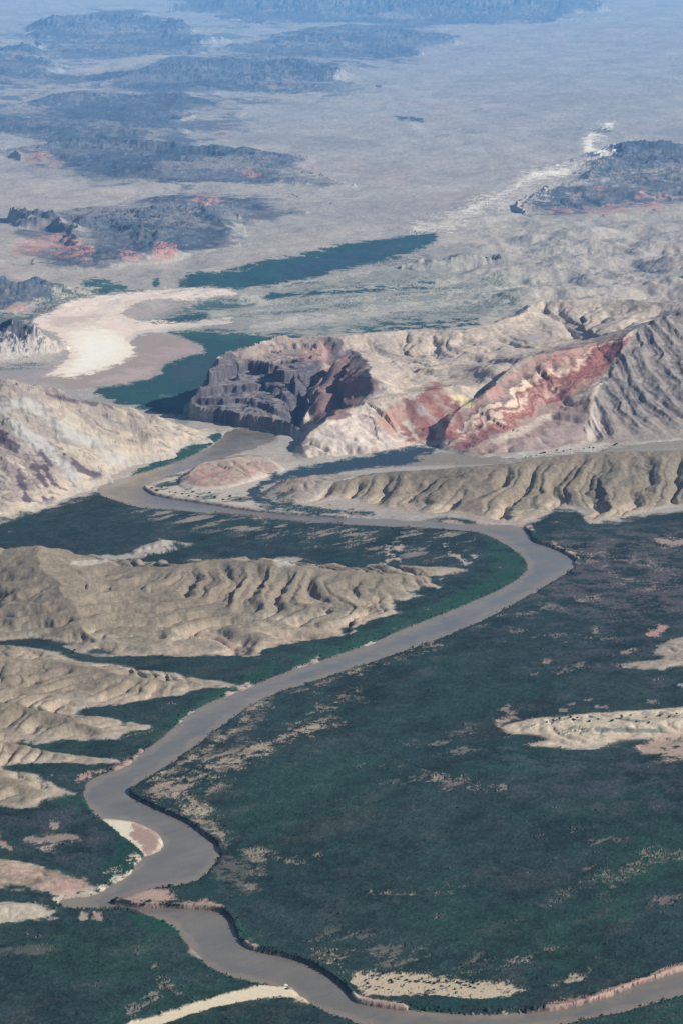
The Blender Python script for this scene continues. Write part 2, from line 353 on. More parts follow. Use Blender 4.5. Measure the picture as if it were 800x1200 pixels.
put(ss(.06, .01, d1_)*.5, (.47,.43,.365)); put(ss(.05, .01, d2_)*.3*ss(60, 200, V), (.44,.40,.345)); put(ss(.22, .12, d1_)*ss(.08, .14, d1_)*.35, (.20,.19,.18))
COL *= (1+.035*n_fine+.03*n_fine2)[..., None]*1.18
speck = ss(.5, 1.2, n_fine+.5*n_sm)
DK = lambda i: np.where(HID == i, HM, 0)
# --- far mesas: dark volcanic rock with haze blue put into its colour, pink and pale lower slopes
mesa = np.where((HID >= 20) & (HID < 40), ss(.12, .8, HM+.20*n_sm+.05*n_fine), 0)
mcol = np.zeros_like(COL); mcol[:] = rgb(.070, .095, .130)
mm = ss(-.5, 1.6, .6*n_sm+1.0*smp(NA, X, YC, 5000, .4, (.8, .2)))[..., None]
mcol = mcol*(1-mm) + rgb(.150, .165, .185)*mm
mcol0 = mcol.copy()
gap = (ss(.45, 1.4, smp(NA, X, YC, 6500, 1.1, (.35, .75))+.35*n_sm)*.85*ss(.40, .15, SL))[..., None]
mcol = mcol*(1-gap) + rgb(.30, .27, .25)*gap
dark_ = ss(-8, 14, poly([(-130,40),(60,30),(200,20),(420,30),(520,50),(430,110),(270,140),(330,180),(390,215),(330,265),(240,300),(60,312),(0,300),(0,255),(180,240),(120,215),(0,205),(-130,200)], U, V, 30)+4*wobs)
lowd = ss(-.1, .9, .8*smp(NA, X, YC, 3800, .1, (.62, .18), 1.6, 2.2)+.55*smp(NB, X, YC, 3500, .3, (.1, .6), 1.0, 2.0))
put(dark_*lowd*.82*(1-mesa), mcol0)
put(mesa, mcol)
put(np.where(HID == 31, ss(.1, .6, HM), 0)*.6, (.07,.07,.10))
PINK = (.52, .27, .22)
for pts in ([(8,292),(40,272),(62,280),(78,272),(112,288),(100,302),(60,297),(30,298)], [(55,240+42),(75,270),(85,292),(62,300)], [(88,284),(108,284),(112,302),(88,305)], [(178,290),(208,282),(212,300),(180,304)], [(140,290),(160,292),(165,303),(140,304)],
            [(25,182),(60,178),(62,186),(30,192)], [(58,190),(75,188),(75,196),(62,197)], [(282,198),(305,200),(308,208),(285,207)], [(225,230),(262,232),(262,238),(228,238)],
            [(688,245),(735,240),(778,237),(775,243),(740,247),(690,252)], [(645,243),(672,245),(672,250),(645,251)], [(694,219),(706,217),(705,223),(695,225)], [(770,228),(790,226),(792,233),(772,235)], [(742,228),(752,222),(755,232),(744,234)], [(10,354),(32,356),(30,364),(8,365)]):
    area(pts, PINK, 2.0, 1.6, .8, proj=True, brk=ss(-.9, .3, n_sm+.8*n_fine))
area([(34,395),(42,388),(42,412),(32,412)], (.5,.42,.38), 1.5, 1.2, .9, proj=True)
area([(2,402),(10,394),(12,418),(0,420)], (.5,.42,.38), 1.5, 1.2, .8, proj=True)
area([(0,414),(40,411),(66,404),(76,412),(60,424),(0,428)], (.55,.50,.44), 1.5, 1.5, .9, brk=ss(-.8, .2, n_fine))
for pts in ([(0,205),(60,212),(230,228),(300,226),(380,232),(300,232),(200,238),(60,225),(0,225)], [(0,128),(60,100),(110,104),(125,120),(85,130),(0,138)], [(80,88),(150,80),(190,70),(130,72),(80,82)], [(190,58),(270,65),(340,66),(180,72),(120,70)], [(200,112),(400,114),(620,122),(560,126),(300,118)]):
    area(pts, (.46,.40,.35), 2.5, 2, .6, brk=1-mesa)
area([(462,135),(480,137),(498,141),(494,144),(478,140),(464,139)], (.05,.07,.10), .8, .5)
stroke([(478,142),(488,150),(505,160),(540,168)], 2.5, (.50,.46,.42), 1.5, 2, .6)
for pts in ([(350,190),(400,186),(440,196),(400,206),(360,204)], [(420,205),(470,200),(480,210),(440,214)], [(690,30),(740,34),(780,38),(730,42)], [(255,148),(280,150),(270,156),(250,154)], [(520,225),(580,228),(560,238),(520,236)]):
    area(pts, (.50,.33,.29), 2.5, 3, .45, brk=ss(-.2, .8, n_sm))
for pts in ([(698,208),(760,196),(860,186),(860,212),(790,214),(735,214)], [(640,232),(668,224),(690,226),(672,234)], [(760,232),(860,222),(860,236),(790,236)]): area(pts, (.34,.30,.265), 3, 3, .75, proj=True, brk=ss(-.8, .3, n_sm))
# bright braided wash
WASH = [(712,150),(694,160),(688,168),(690,177),(704,182),(716,186),(690,193),(650,202),(620,208),(608,216),(598,224),(575,236),(550,245),(538,256),(525,264),(490,268)]
stroke(WASH, 5.5, (.66,.60,.50), 4, 3.5, .75, brk=ss(-1.0, .3, n_fine+.6*n_sm+.6))
stroke(WASH[4:9], 4.5, (.95,.88,.74), 1.5, 2, 1); stroke(WASH[:6], 4, (.95,.87,.73), 1.5, 1.5, 1)
stroke(WASH[6:], 4.5, (.70,.63,.52), 3.5, 4, .8, brk=ss(-1.0, .2, n_fine+.6*n_sm)); stroke(WASH[7:13], 1.6, (.90,.83,.70), 1.2, 1.6, .9)
stroke([(610,216),(640,210),(650,222),(600,235),(560,252)], 6, (.60,.54,.46), 4, 5, .6, brk=ss(-.3, .6, n_fine+.5*n_sm))
stroke([(560,262),(620,250),(585,240)], 4, (.58,.52,.45), 3, 3, .5)
area([(695,152),(712,150),(716,156),(700,158)], (.05,.10,.10), 1, 1.5, .9)
VG = (.020, .075, .080)          # blue green thicket of the inlet
def veg(pts, c=VG, soft=1.5, amp=1.3, k=1.0, brk=None, it=1, proj=False):
    global VEG
    m = area(pts, c, soft, amp, k, it, proj, brk); VEG = np.maximum(VEG, m); return m
def unveg(m):
    global VEG
    VEG = VEG*(1-np.clip(m, 0, 1))
def sand(pts, c=(.55,.46,.36), soft=1.5, amp=1.5, k=1.0, brk=None, it=1): unveg(area(pts, c, soft, amp, k, it, False, brk))
def sline(pts, w, c=(.50,.42,.34), soft=1.2, amp=1.5, k=1.0, brk=None): unveg(stroke(pts, w, c, soft, amp, k, False, brk))
# pale fan between the inlets, green inlets
area([(200,345),(320,340),(510,300),(600,320),(640,345),(560,380),(400,395),(250,395),(170,385),(140,395),(180,370)], (.28,.285,.25), 5, 4, .85)
put(poly([(200,345),(320,340),(510,300),(600,320),(640,345),(560,380),(400,395),(250,395)], U, V, 30)*.05*ss(.0, 1, n_str+.6*n_fine2), (.38,.37,.32))
veg([(508,270),(470,276),(400,286),(345,300),(300,310),(262,318),(225,322),(205,335),(225,341),(265,342),(302,337),(350,328),(395,317),(440,309),(470,300),(500,289),(515,281)])
area([(500,276),(440,288),(370,303),(300,320),(330,326),(420,308),(480,292)], (.035,.075,.115), 4, 2, .6)
veg([(295,349),(330,342),(380,342),(440,338),(510,329),(505,334),(450,342),(400,347),(340,349)], amp=1.6)
stroke([(205,378),(260,372),(310,366),(360,362),(420,354)], 3.0, VG, 1.2, 2.2, .95, brk=ss(-1.2, -.2, n_fine+n_sm)); 
stroke([(178,379),(215,374),(240,370)], 4, VG, 1.2, 1.5, .95)
veg([(200,358),(240,351),(310,353),(260,363),(205,368)], (.035,.10,.09), 3, 2, .9)
stroke([(380,330),(350,332),(335,334)], 1.8, VG, 1, 1.5)
veg([(392,389),(430,382),(470,376),(500,377),(560,374),(560,382),(500,386),(440,389)], amp=2.5, brk=ss(-.9, .4, n_sm+.5*n_fine))
stroke([(285,352),(360,345),(440,340),(520,330),(600,322)], 4, (.52,.48,.40), 2.5, 2, .85, brk=1-VEG); stroke([(250,372),(340,358),(430,350),(540,340),(620,334)], 3.5, (.52,.48,.40), 2.5, 2, .8); stroke([(300,384),(380,374),(460,366),(560,352),(640,340)], 3.5, (.50,.46,.39), 2.5, 2, .8)
for p_, w_, c_ in (([(330,334),(420,322),(520,306)], 2.5, (.55,.51,.43)), ([(360,340),(460,333),(560,318)], 1.6, (.10,.15,.13)), ([(270,366),(360,354),(470,344),(600,328)], 1.6, (.09,.14,.125)), ([(310,378),(400,366),(520,350),(640,330)], 2.0, (.54,.50,.42)), ([(330,388),(420,380),(520,368),(600,356)], 1.5, (.10,.15,.13)), ([(560,300),(680,292),(800,280)], 2.5, (.46,.42,.36)), ([(520,322),(660,312),(800,300)], 2.0, (.44,.40,.345))):
    stroke(p_, w_, c_, 1.5, 2.2, .8, brk=ss(-1.0, .2, n_fine+.6*n_str)*(1-VEG))
for p_, w_ in (([(430,310),(500,303)], 2), ([(440,375),(520,362),(600,350)], 2.4), ([(460,350),(520,345)], 1.6), ([(600,355),(570,362)], 1.6)):
    stroke(p_, w_, (.09,.13,.12), 1.5, 2.4, .7, brk=ss(-.4, .5, n_fine+.5*n_sm))
veg([(190,388),(240,386),(300,392),(365,394),(410,400),(420,420),(330,440),(280,470),(240,490),(150,478),(100,455),(150,446),(186,441),(190,426),(214,418),(246,409),(205,394)], (.022,.072,.070), 1.5, 1.5)
area([(200,389),(260,388),(340,396),(300,402),(230,396)], (.03,.11,.085), 4, 2, .6)
area([(205,424),(260,430),(230,450),(195,445)], (.04,.072,.085), 5, 3, .7)
area([(130,455),(200,462),(230,478),(170,476)], (.02,.10,.075), 4, 2, .6)
stroke([(195,470),(225,478),(215,492)], 5, (.10,.16,.16), 4, 2, .6)
veg([(38,360),(70,348),(110,338),(145,335),(140,341),(100,352),(70,360),(55,372),(35,378)], (.05,.10,.10), 1.5, 2.6, .9, brk=ss(-.8, .3, n_fine+.4*n_sm))
veg([(90,330),(120,327),(148,332),(145,340),(115,340)], (.035,.10,.09), 1.5, 1.8)
area([(150,320),(220,318),(250,322),(215,334),(180,338),(130,330)], (.38,.36,.31), 2, 2, .7, brk=1-VEG)
stroke([(120,340),(150,338),(172,338)], 1.2, (.025,.08,.09), .8, .8); area([(179,328),(187,326),(188,333),(180,334)], (.02,.08,.08), .8, 1)
veg([(-130,372),(0,372),(35,366),(42,376),(20,382),(0,384),(-130,390)], (.05,.11,.10), 2, 2, .8)
# pale delta
DELTA = [(38,374),(60,364),(82,354),(120,345),(150,340),(190,337),(240,338),(282,345),(262,349),(215,352),(180,352),(150,360),(143,370),(175,378),(250,377),(272,374),(270,380),(230,383),(190,386),(165,389),(152,400),(157,410),(150,421),(132,430),(95,440),(60,442),(30,440),(80,425),(82,408),(66,392),(45,384)]
area([(150,372),(180,385),(205,393),(246,409),(214,418),(190,426),(186,441),(140,451),(90,456),(30,444),(80,436),(150,425),(153,405),(145,385)], (.37,.30,.26), 2, 1.5); sd_mud = poly([(150,372),(180,385),(205,393),(246,409),(214,418),(190,426),(186,441),(140,451),(90,456),(30,444),(80,436),(150,425),(153,405),(145,385)], U, V, 25)+wob
area([(185,425),(150,436),(95,448),(130,450),(175,442)], (.50,.40,.35), 2, 2, .8); area([(205,405),(240,408),(210,416),(180,424),(160,422)], (.46,.35,.315), 3, 2, .8)
area(DELTA, (.82,.68,.56), 1.2, 1.2); sd_delta = poly(DELTA, U, V, 25)+wob
area([(55,372),(100,366),(125,372),(90,382),(60,382)], (.60,.49,.42), 3, 2, .8); area([(150,362),(190,357),(235,356),(200,366),(160,371),(146,370)], (.46,.38,.33), 2.5, 2, .75)
stroke([(85,360),(150,347),(250,343)], 5, (.86,.73,.61), 5, 1.5, .7)
area([(80,398),(88,386),(115,384),(138,390),(152,402),(156,411),(148,422),(130,430),(92,438),(58,440),(88,426),(92,414)], (.92,.83,.68), 5, 2)
area([(95,398),(130,394),(145,408),(110,428),(80,436),(100,420)], (.95,.91,.80), 6, 2, .8); stroke([(150,398),(165,388),(200,384),(265,377)], 2.6, (.66,.58,.50), 1.2, 1)
stroke([(138,352),(134,366),(150,378),(160,384)], 2, (.72,.64,.56), 2, 1, .8)
area([(-130,432),(0,428),(45,426),(70,430),(40,446),(0,446),(-130,450)], (.34,.30,.29), 3, 2, .9); stroke([(-130,436),(0,431),(50,428)], 1.5, (.05,.12,.11), 1.2, 2.2, .9, brk=ss(-.5, .3, n_fine))
# --- pale ridge on the left bank (tilted slabs)
m1 = np.where(HID == 1, ss(0, .25, HM), 0)
tilt = ((PU*.55 - PV*.83) + 6*n_mid + .8*n_sm)           # across the slabs that dip to the lower right
sl1 = np.sin(tilt*.10+1.3*n_mid) + .6*np.sin(tilt*.31) + .5*np.sin(tilt*.77)
c1 = np.zeros_like(COL); c1[:] = rgb(.30, .255, .21)
def mixc(c, m, v):
    m = np.clip(m, 0, 1)[..., None]
    return c*(1-m) + np.array(v, f32)*m
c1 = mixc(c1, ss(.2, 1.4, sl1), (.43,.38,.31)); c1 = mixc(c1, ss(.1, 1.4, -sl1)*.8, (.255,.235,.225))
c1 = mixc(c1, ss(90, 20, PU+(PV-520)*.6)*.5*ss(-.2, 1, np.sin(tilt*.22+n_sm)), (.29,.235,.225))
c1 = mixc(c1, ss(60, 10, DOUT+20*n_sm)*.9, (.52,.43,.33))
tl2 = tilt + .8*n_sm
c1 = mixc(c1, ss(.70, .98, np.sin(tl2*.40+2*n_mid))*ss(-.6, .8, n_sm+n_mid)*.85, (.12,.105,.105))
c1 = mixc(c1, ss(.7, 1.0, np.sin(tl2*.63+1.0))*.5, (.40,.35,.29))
c1 *= (1+.03*n_fine+.06*n_sm)[..., None]
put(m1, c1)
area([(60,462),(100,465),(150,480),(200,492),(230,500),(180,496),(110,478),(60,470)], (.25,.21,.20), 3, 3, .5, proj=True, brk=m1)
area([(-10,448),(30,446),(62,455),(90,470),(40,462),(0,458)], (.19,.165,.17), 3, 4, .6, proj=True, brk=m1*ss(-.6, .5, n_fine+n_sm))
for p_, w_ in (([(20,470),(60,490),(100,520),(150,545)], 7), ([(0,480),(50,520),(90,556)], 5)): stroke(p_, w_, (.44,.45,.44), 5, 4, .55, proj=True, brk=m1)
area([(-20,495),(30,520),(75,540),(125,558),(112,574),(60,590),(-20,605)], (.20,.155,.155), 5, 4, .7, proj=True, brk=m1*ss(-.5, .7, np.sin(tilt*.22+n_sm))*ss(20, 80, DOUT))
for p_, w_ in (([(42,548),(56,572),(68,592)], 3), ([(22,552),(32,584)], 2.2), ([(52,548),(62,566),(72,580)], 2.6), ([(0,506),(20,532)], 2.4), ([(84,536),(104,556),(120,560)], 2.5), ([(48,575),(55,590)], 2), ([(124,472),(140,484)], 1.5), ([(30,455),(75,468),(110,474)], 1.2), ([(48,530),(60,545)], 1.2)):
    stroke(p_, w_*1.25, (.085,.065,.085), 1.0, 2.0, .92, proj=True, brk=m1)
# --- badlands
mb = np.where(np.isin(HID, (2, 3, 4, 5, 6, 9)), ss(.0, .30, HM), 0)
c2 = np.zeros_like(COL); c2[:] = rgb(.245, .203, .150)
c2 = mixc(c2, ss(.2, 1.6, n_mid+.4*n_sm)*.5, (.27,.225,.17)); c2 = mixc(c2, ss(.2, 1.6, -n_mid+.4*n_sm)*.5, (.20,.182,.145))
c2 = mixc(c2, ss(14, 2, Z+3*n_sm)*np.isin(HID, (2,3,6))*.75, (.40,.35,.27))
c2 = mixc(c2, ss(6.5, .5, Z+1.2*n_sm)*np.isin(HID, (2,3,6))*.8, (.42,.32,.24))
c2 = mixc(c2, (HID == 4)*ss(-.4, 1, n_sm+.3), (.40,.29,.23)); c2 = mixc(c2, (HID == 5)*.8, (.48,.43,.34)); c2 = mixc(c2, (HID == 9)*.7, (.40,.33,.28))
c2 = mixc(c2, (HID == 6)*ss(560, 545, PV)*.0, (.3,.3,.28))
c2 *= (1+.08*n_fine+.05*n_fine2-.25*ss(1.2, 1.9, n_fine))[..., None]
put(mb, c2)
# near shore: wash behind the grey hills and foot of the mountain
def nearflat(): return (HID == 0)
area([(330,560),(400,552),(480,548),(560,548),(640,540),(700,535),(800,528),(960,520),(960,500),(800,508),(700,522),(600,530),(520,528),(440,535)], (.245,.215,.175), 3, 2, .9, brk=nearflat()*1.0)
area([(580,536),(615,528),(660,522),(700,519),(745,514),(720,523),(670,530),(620,534)], (.55,.51,.44), 2, 2, .95, brk=(HID != 10)*ss(-1.2, -.1, n_fine+.3))
area([(700,530),(760,520),(860,508),(860,524),(740,532)], (.30,.275,.235), 3, 3, .8, brk=nearflat()*1.0)
veg([(345,548),(370,545),(410,538),(450,530),(485,524),(520,524),(505,531),(480,537),(500,541),(470,545),(430,550),(380,556),(345,562),(318,566),(300,576),(318,590),(350,589),(330,594),(290,588),(292,572),(318,558)], (.030,.060,.085), 1.5, 1.2)
sline([(400,556),(430,552),(480,549),(530,546)], 1.6, (.42,.38,.34), 1.2, 1, .9); veg([(330,590),(400,596),(450,603),(400,606),(340,602),(290,593)], (.025,.060,.060), 1.5, 1.4, brk=ss(-1.5, -.4, n_fine+.4*n_sm))
# left-bank reeds along the upper river
veg([(257,505),(262,512),(235,530),(200,545),(165,556),(150,556),(190,538),(220,524),(245,512)], (.022,.075,.065), 1, 1, brk=(HID != 1)*1.0)
# peninsula
area([(166,572),(180,560),(215,548),(240,536),(300,530),(342,548),(352,552),(318,566),(292,580),(320,592),(300,598),(250,590),(190,581)], (.50,.44,.37), 1.5, 1.2, 1, brk=1-VEG)
put(np.where(HID == 7, ss(0, .4, HM), 0), mixc(np.ones_like(COL)*rgb(.37,.30,.24)*(1+.1*n_sm)[..., None], ss(.1, 1.2, np.sin(PU*.22+2*n_sm)+.4*n_fine)*ss(536, 552, PV), (.45,.22,.18)))
sline([(330,555),(340,548),(346,545)], 2, (.55,.49,.42), 1.5, 1.5, .7)
area([(320,565),(350,556),(380,560),(372,572),(345,578),(318,576)], (.42,.28,.24), 3, 2.5, .7, brk=1-VEG)
def specks(pts, c, lo, hi, amp=1, soft=8):
    """bushes or bare spots strewn over an area"""
    global COL, VEG
    s = ss(-soft, soft, poly(pts, U, V, 25)+wob*amp)*ss(lo, hi, 1.1*smp(NB, X, Y, 620, .87, (.11, .23), 3.0, 1.0)+.35*n_fine)
    put(s, c); return s
VEG = np.maximum(VEG, specks([(170,570),(210,552),(225,560),(210,572),(250,580),(300,580),(330,570),(350,580),(330,592),(280,592),(190,580)], (.045,.075,.065), .3, .7))
# --- flood plain thickets: everything low on both banks below the bend
flood = ss(-2, 3, poly([(-130,632),(0,612),(55,596),(110,578),(116,576),(180,590),(300,604),(400,610),(470,614),(500,608),(540,606),(566,613),(600,616),(622,612),(650,598),(676,596),(690,612),(725,611),(760,602),(800,598),(960,592),(1900,560),(5000,500),(5000,1400),(-4300,1400),(-4300,700)], U, V, 30, 0)+wob)
hillm = np.where(np.isin(HID, (2, 3, 4, 5, 6, 8, 40, 41, 42)), ss(.0, .22, HM+.10*n_sm), 0)
fr_ = np.isin(HID, (2, 3, 6))*(HM > 0)
hillm = np.where(fr_, ss(.0, .34, np.where(HID == 3, DOUT/48.0+.35*QG, DOUT/85.0+.75*QG)+.10*n_sm), hillm)
fl = flood*(1-hillm)
vc = np.zeros_like(COL); vc[:] = rgb(.020, .046, .042)
vc = mixc(vc, ss(-.3, 1.4, n_mid+.5*n_str)*.5, (.018,.050,.033)); vc = mixc(vc, ss(.0, 1.4, -n_mid+.4*n_str)*.4, (.030,.043,.042))
vc = mixc(vc, ss(900, 640, V)*.6, (.020,.037,.038))
scr = np.sin(-sd_riv*.42+2.2*n_mid+.8*n_sm)*ss(-58, -30, sd_riv)
vc = mixc(vc, ss(.35, 1.0, scr)*ss(-.6, .8, n_sm)*.35, (.055,.058,.045))
vc = mixc(vc, ss(.8, 1.8, smp(NB, X, Y, 1500, .87, (.2, .2), 3.0, 1.0)+.3*n_sm)*.35, (.060,.062,.052))
vc = mixc(vc, ss(.7, 1.6, smp(NB, X, Y, 1100, .87, (.6, .7), 2.5, 1.0))*.5, (.010,.024,.018))
vc *= (1+.16*n_fine+.12*n_str+.10*n_sm)[..., None]
put(fl, vc); VEG = np.maximum(VEG, fl)
# bluer and greener patches
def tint(pts, c, k=.6, soft=8, amp=3, lo=-9, hi=-8): area(pts, c, soft, amp, k, brk=VEG*ss(lo, hi, n_sm+.6*n_fine))
tint([(565,626),(612,652),(620,668),(595,688),(530,716),(470,740),(400,766),(345,784),(330,774),(400,752),(470,726),(540,694),(585,668)], (.020,.075,.045), .8, 4)
tint([(230,834),(280,812),(300,800),(340,786),(330,776),(260,800),(200,845),(180,872),(150,880)], (.018,.065,.040), .8, 4)
tint([(60,930),(95,926),(110,940),(118,956),(85,950),(62,942)], (.014,.060,.040), .9, 3); tint([(115,1010),(150,975),(170,1003),(155,1025),(120,1040)], (.014,.050,.036), .9, 3)
tint([(165,1072),(215,1085),(216,1096),(185,1095),(150,1075)], (.014,.062,.040), .9, 3); tint([(185,1037),(235,1026),(255,1010),(275,1030),(260,1060),(215,1060)], (.016,.050,.042), .6, 4)
tint([(560,890),(620,902),(690,892),(640,905),(600,908)], (.014,.075,.050), .8, 3); tint([(560,880),(600,895),(680,890),(600,885)], (.050,.085,.080), .6, 4); tint([(730,925),(770,930),(790,936),(750,930)], (.014,.06,.045), .8, 2)
tint([(470,1185),(560,1186),(640,1170),(560,1168),(480,1172)], (.014,.050,.042), .9, 3); tint([(276,1080),(300,1100),(320,1118),(284,1108)], (.014,.060,.036), .9, 2)
for pts in ([(590,900),(760,880),(960,880),(960,945),(800,945),(700,935),(620,925)], [(640,650),(800,640),(960,640),(960,760),(760,720),(640,690),(600,720),(560,740)], [(10,930),(100,940),(130,985),(100,1020),(0,1000)], [(620,740),(800,720),(960,740),(960,800),(700,800)]):
    tint(pts, (.060,.062,.082), .55, 22, 6, -.8, 1.2)
tint([(630,640),(690,622),(800,625),(960,620),(960,700),(800,715),(700,720),(640,712),(620,690),(665,668)], (.105,.095,.092), .75, 16, 6, -1.2, .9)
MAUVE = (.085,.075,.080)
# bare soil showing through
TAN = (.29,.24,.18); PALE = (.58,.49,.38)
bk = ss(-.5, .9, .7*smp(NB, X, Y, 620, .87, (.4, .8), 3.0, 1.0)+.5*n_fine)
for p_, w_, k_ in (([(388,838),(370,848),(330,868),(290,884),(262,897),(235,905)], 5, 1), ([(235,905),(205,922),(180,935)], 7, .8), ([(325,808),(316,818),(300,826),(285,840)], 5, .9), ([(300,845),(270,868),(275,880)], 6, .6), ([(400,815),(425,817)], 3, .6), ([(505,757),(460,772),(410,788)], 2.0, 1),
                   ([(400,786),(375,796),(340,806)], 2.5, .8), ([(255,870),(225,885),(200,905)], 8, .45), ([(215,930),(240,958),(262,988)], 10, .5), ([(375,843),(392,838)], 3, 1)):
    sline(p_, w_, TAN, 2.5, 4.5, k_, brk=bk)
for p_, w_, k_ in (([(382,843),(350,858),(310,874),(268,890),(225,906),(190,922)], 1.6, .85), ([(345,866),(300,884),(250,902),(205,925)], 1.1, .7), ([(320,812),(300,828),(278,852),(255,872),(215,896)], 1.2, .6), ([(372,850),(330,872),(290,888)], 1.2, .7), ([(210,912),(225,935),(248,960),(262,985)], 1.6, .6), ([(192,908),(230,888),(262,862)], 1.0, .55)):
    sline(p_, w_, (.40,.33,.24), 1.3, 1.6, k_, brk=ss(-1.2, .2, n_fine+.5*n_sm))
sline([(190,916),(215,935),(235,950)], 8, PALE, 4, 4, .6, brk=bk)
tint([(225,1000),(262,998),(300,1000),(312,1015),(300,1045),(250,1030)], (.13,.12,.11), .8, 10, 5, -.6, .9); sline([(306,1006),(304,1020),(298,1036)], 5, (.24,.21,.18), 3, 3, .8, brk=bk); sline([(290,995),(320,1003),(350,1012),(375,1006)], 2, TAN, 1.5, 2.5, .8, brk=ss(.2, .8, n_fine+.4*n_sm))
sline([(500,905),(550,918),(560,922)], 2.4, TAN, 1.5, 2.5, .8, brk=ss(.3, .9, n_fine+.4*n_sm)); sline([(770,992),(755,1002),(745,1015)], 2.2, TAN, 1.5, 2, .8, brk=bk); sline([(660,1045),(735,1020),(800,1000)], 3, TAN, 2, 3, .5, brk=ss(.5, 1.1, n_fine+.4*n_sm))
area([(757,741),(772,733),(784,734),(775,744),(762,746)], (.42,.26,.22), 1.2, 1.5, .95); VEG *= 1-ss(-1, 2, poly([(757,741),(772,733),(784,734),(775,744),(762,746)], U, V, 20)+wob)
for a, b, w_ in ((705,828,2.5), (690,820,2), (738,760,2.5), (733,765,2), (670,826,1.6), (660,833,1.6), (686,783,1.8), (640,777,1.6), (765,822,2.5), (588,832,3), (590,845,2.2), (680,780,1.6), (700,775,1.8), (625,790,1.4), (760,845,1.5), (505,915,2.2), (588,922,1.8), (478,929,1.6), (695,740,1.5), (660,755,1.3), (400,850,2.4), (405,858,2)):
    sline([(a-w_*2.2, b+.8), (a+w_*2.2, b-.6)], w_*.25, (.30,.24,.20), 1.0, 1.6, .75)
sline([(585,850),(600,838),(610,846)], 3, (.50,.38,.30), 3, 2, .7)
for p_, w_ in (([(660,640),(690,658),(720,672)], 2), ([(670,638),(715,652),(790,668)], 1.6), ([(645,650),(655,672)], 4), ([(720,688),(760,690),(790,684)], 1.4), ([(735,680),(775,688)], 1.6), ([(560,735),(600,722),(650,712),(700,700)], 1.3), ([(600,742),(680,745),(720,750)], 1.0), ([(780,630),(800,636),(960,632)], 3), ([(650,790),(690,780),(720,770)], 1.2), ([(430,1045),(480,1050),(560,1040)], 1.2), ([(520,1150),(600,1130),(660,1105)], 1.5)):
    sline(p_, w_, (.30,.25,.21), 1.6, 2.0, .75, brk=ss(-.2, 1.0, .6*n_fine+.7*smp(NB, X, Y, 620, .87, (.7, .2), 3.0, 1.0)))
sline([(775,636),(960,628)], 3.5, (.40,.31,.28), 2, 2, .8)
# strewn bare spots near the upper bend, on the left flat, and along the lower banks
for pts, c, lo in (([(150,592),(260,602),(400,614),(540,620),(560,640),(420,640),(330,632),(240,622),(160,606)], (.40,.36,.30), .45), ([(330,625),(500,632),(545,645),(480,650),(400,645),(300,640)], (.34,.30,.26), .9), ([(420,640),(540,640),(560,655),(500,660)], (.36,.31,.27), .7),
                   ([(180,900),(260,880),(330,870),(300,900),(230,940),(270,985),(220,965),(170,945)], (.44,.36,.28), .75), ([(280,1108),(345,1110),(420,1130),(560,1135),(600,1120),(420,1105),(340,1095)], (.24,.22,.18), .95), ([(380,1085),(500,1098),(560,1110),(480,1115),(390,1108)], (.16,.17,.15), .9),
                   ([(300,800),(345,800),(330,830),(290,840)], (.44,.36,.28), .75), ([(490,860),(570,850),(560,890),(500,880)], (.26,.23,.20), 1.0), ([(400,880),(560,915),(620,930),(520,935),(420,900)], (.24,.20,.18), 1.25), ([(620,960),(760,990),(800,1010),(800,1070),(680,1060),(640,1000)], (.22,.19,.17), 1.25)):
    unveg(specks(pts, tuple(q*.68 for q in c), lo+.1, lo+1.0))
for p_ in ([(452,642),(462,650),(470,660)], [(470,640),(458,655),(450,665)], [(520,640),(535,652),(548,662),(556,655)]): sline(p_, 1.2, (.46,.40,.33), 1.0, 1.8, .9)
# sandy rims, bars, banks
RIM = (.52,.40,.32)
for p_, w_, c_ in (([(92,915),(105,906),(150,899),(165,884),(172,878)], 3.5, (.46,.30,.25)), ([(120,1041),(152,1028),(167,1008)], 2.5, (.62,.55,.42)), ([(100,1061),(60,1055),(85,1052),(115,1048)], 3, (.50,.44,.36)), ([(205,853),(228,832)], 1.5, RIM), ([(268,815),(292,805)], 2, RIM), ([(343,784),(372,772)], 1.8, RIM), ([(430,758),(470,744)], 1.6, PALE),
                   ([(420,772),(470,752),(520,740)], 1.6, (.40,.34,.27)), ([(650,640),(678,656)], 1.5, RIM), ([(560,613),(600,614),(622,618)], 2.2, RIM), ([(400,604),(470,611),(540,614)], 1.4, (.44,.36,.31)), ([(480,1187),(565,1190),(625,1187)], 1.3, (.55,.46,.32)), ([(630,1185),(660,1181),(700,1171)], 4.0, (.40,.27,.22)), ([(690,1176),(720,1163),(760,1149),(800,1134),(960,1083)], 4.2, (.46,.31,.25)),
                   ([(285,1106),(300,1113)], 1.4, RIM), ([(262,1136),(290,1144),(312,1148)], 1.3, (.50,.42,.32)), ([(132,1050),(170,1060),(215,1061),(262,1064)], 2.6, (.40,.28,.22))):
    sline(p_, w_, c_, 1.2, 1.6, .9, brk=ss(-1.6, -.5, n_fine))
sand([(140,1050),(150,1041),(165,1037),(185,1040),(205,1050),(215,1058),(165,1058)], (.42,.30,.24), 2.5, 2)
for pts in ([(126,1040),(130,1024),(142,1012),(148,1022),(160,1006),(166,1010),(152,1026)], [(116,1030),(122,1020),(135,1016),(128,1030)], [(148,1012),(156,1000),(166,1000),(160,1010)]): sand(pts, (.60,.54,.42), 1.2, 2.4, .9, brk=bk)
area([(95,1000),(110,1040),(70,1050),(60,1040),(105,1030)], (.40,.26,.22), 3, 2, .6, brk=np.where(HID == 4, 1, 0)*1.0)
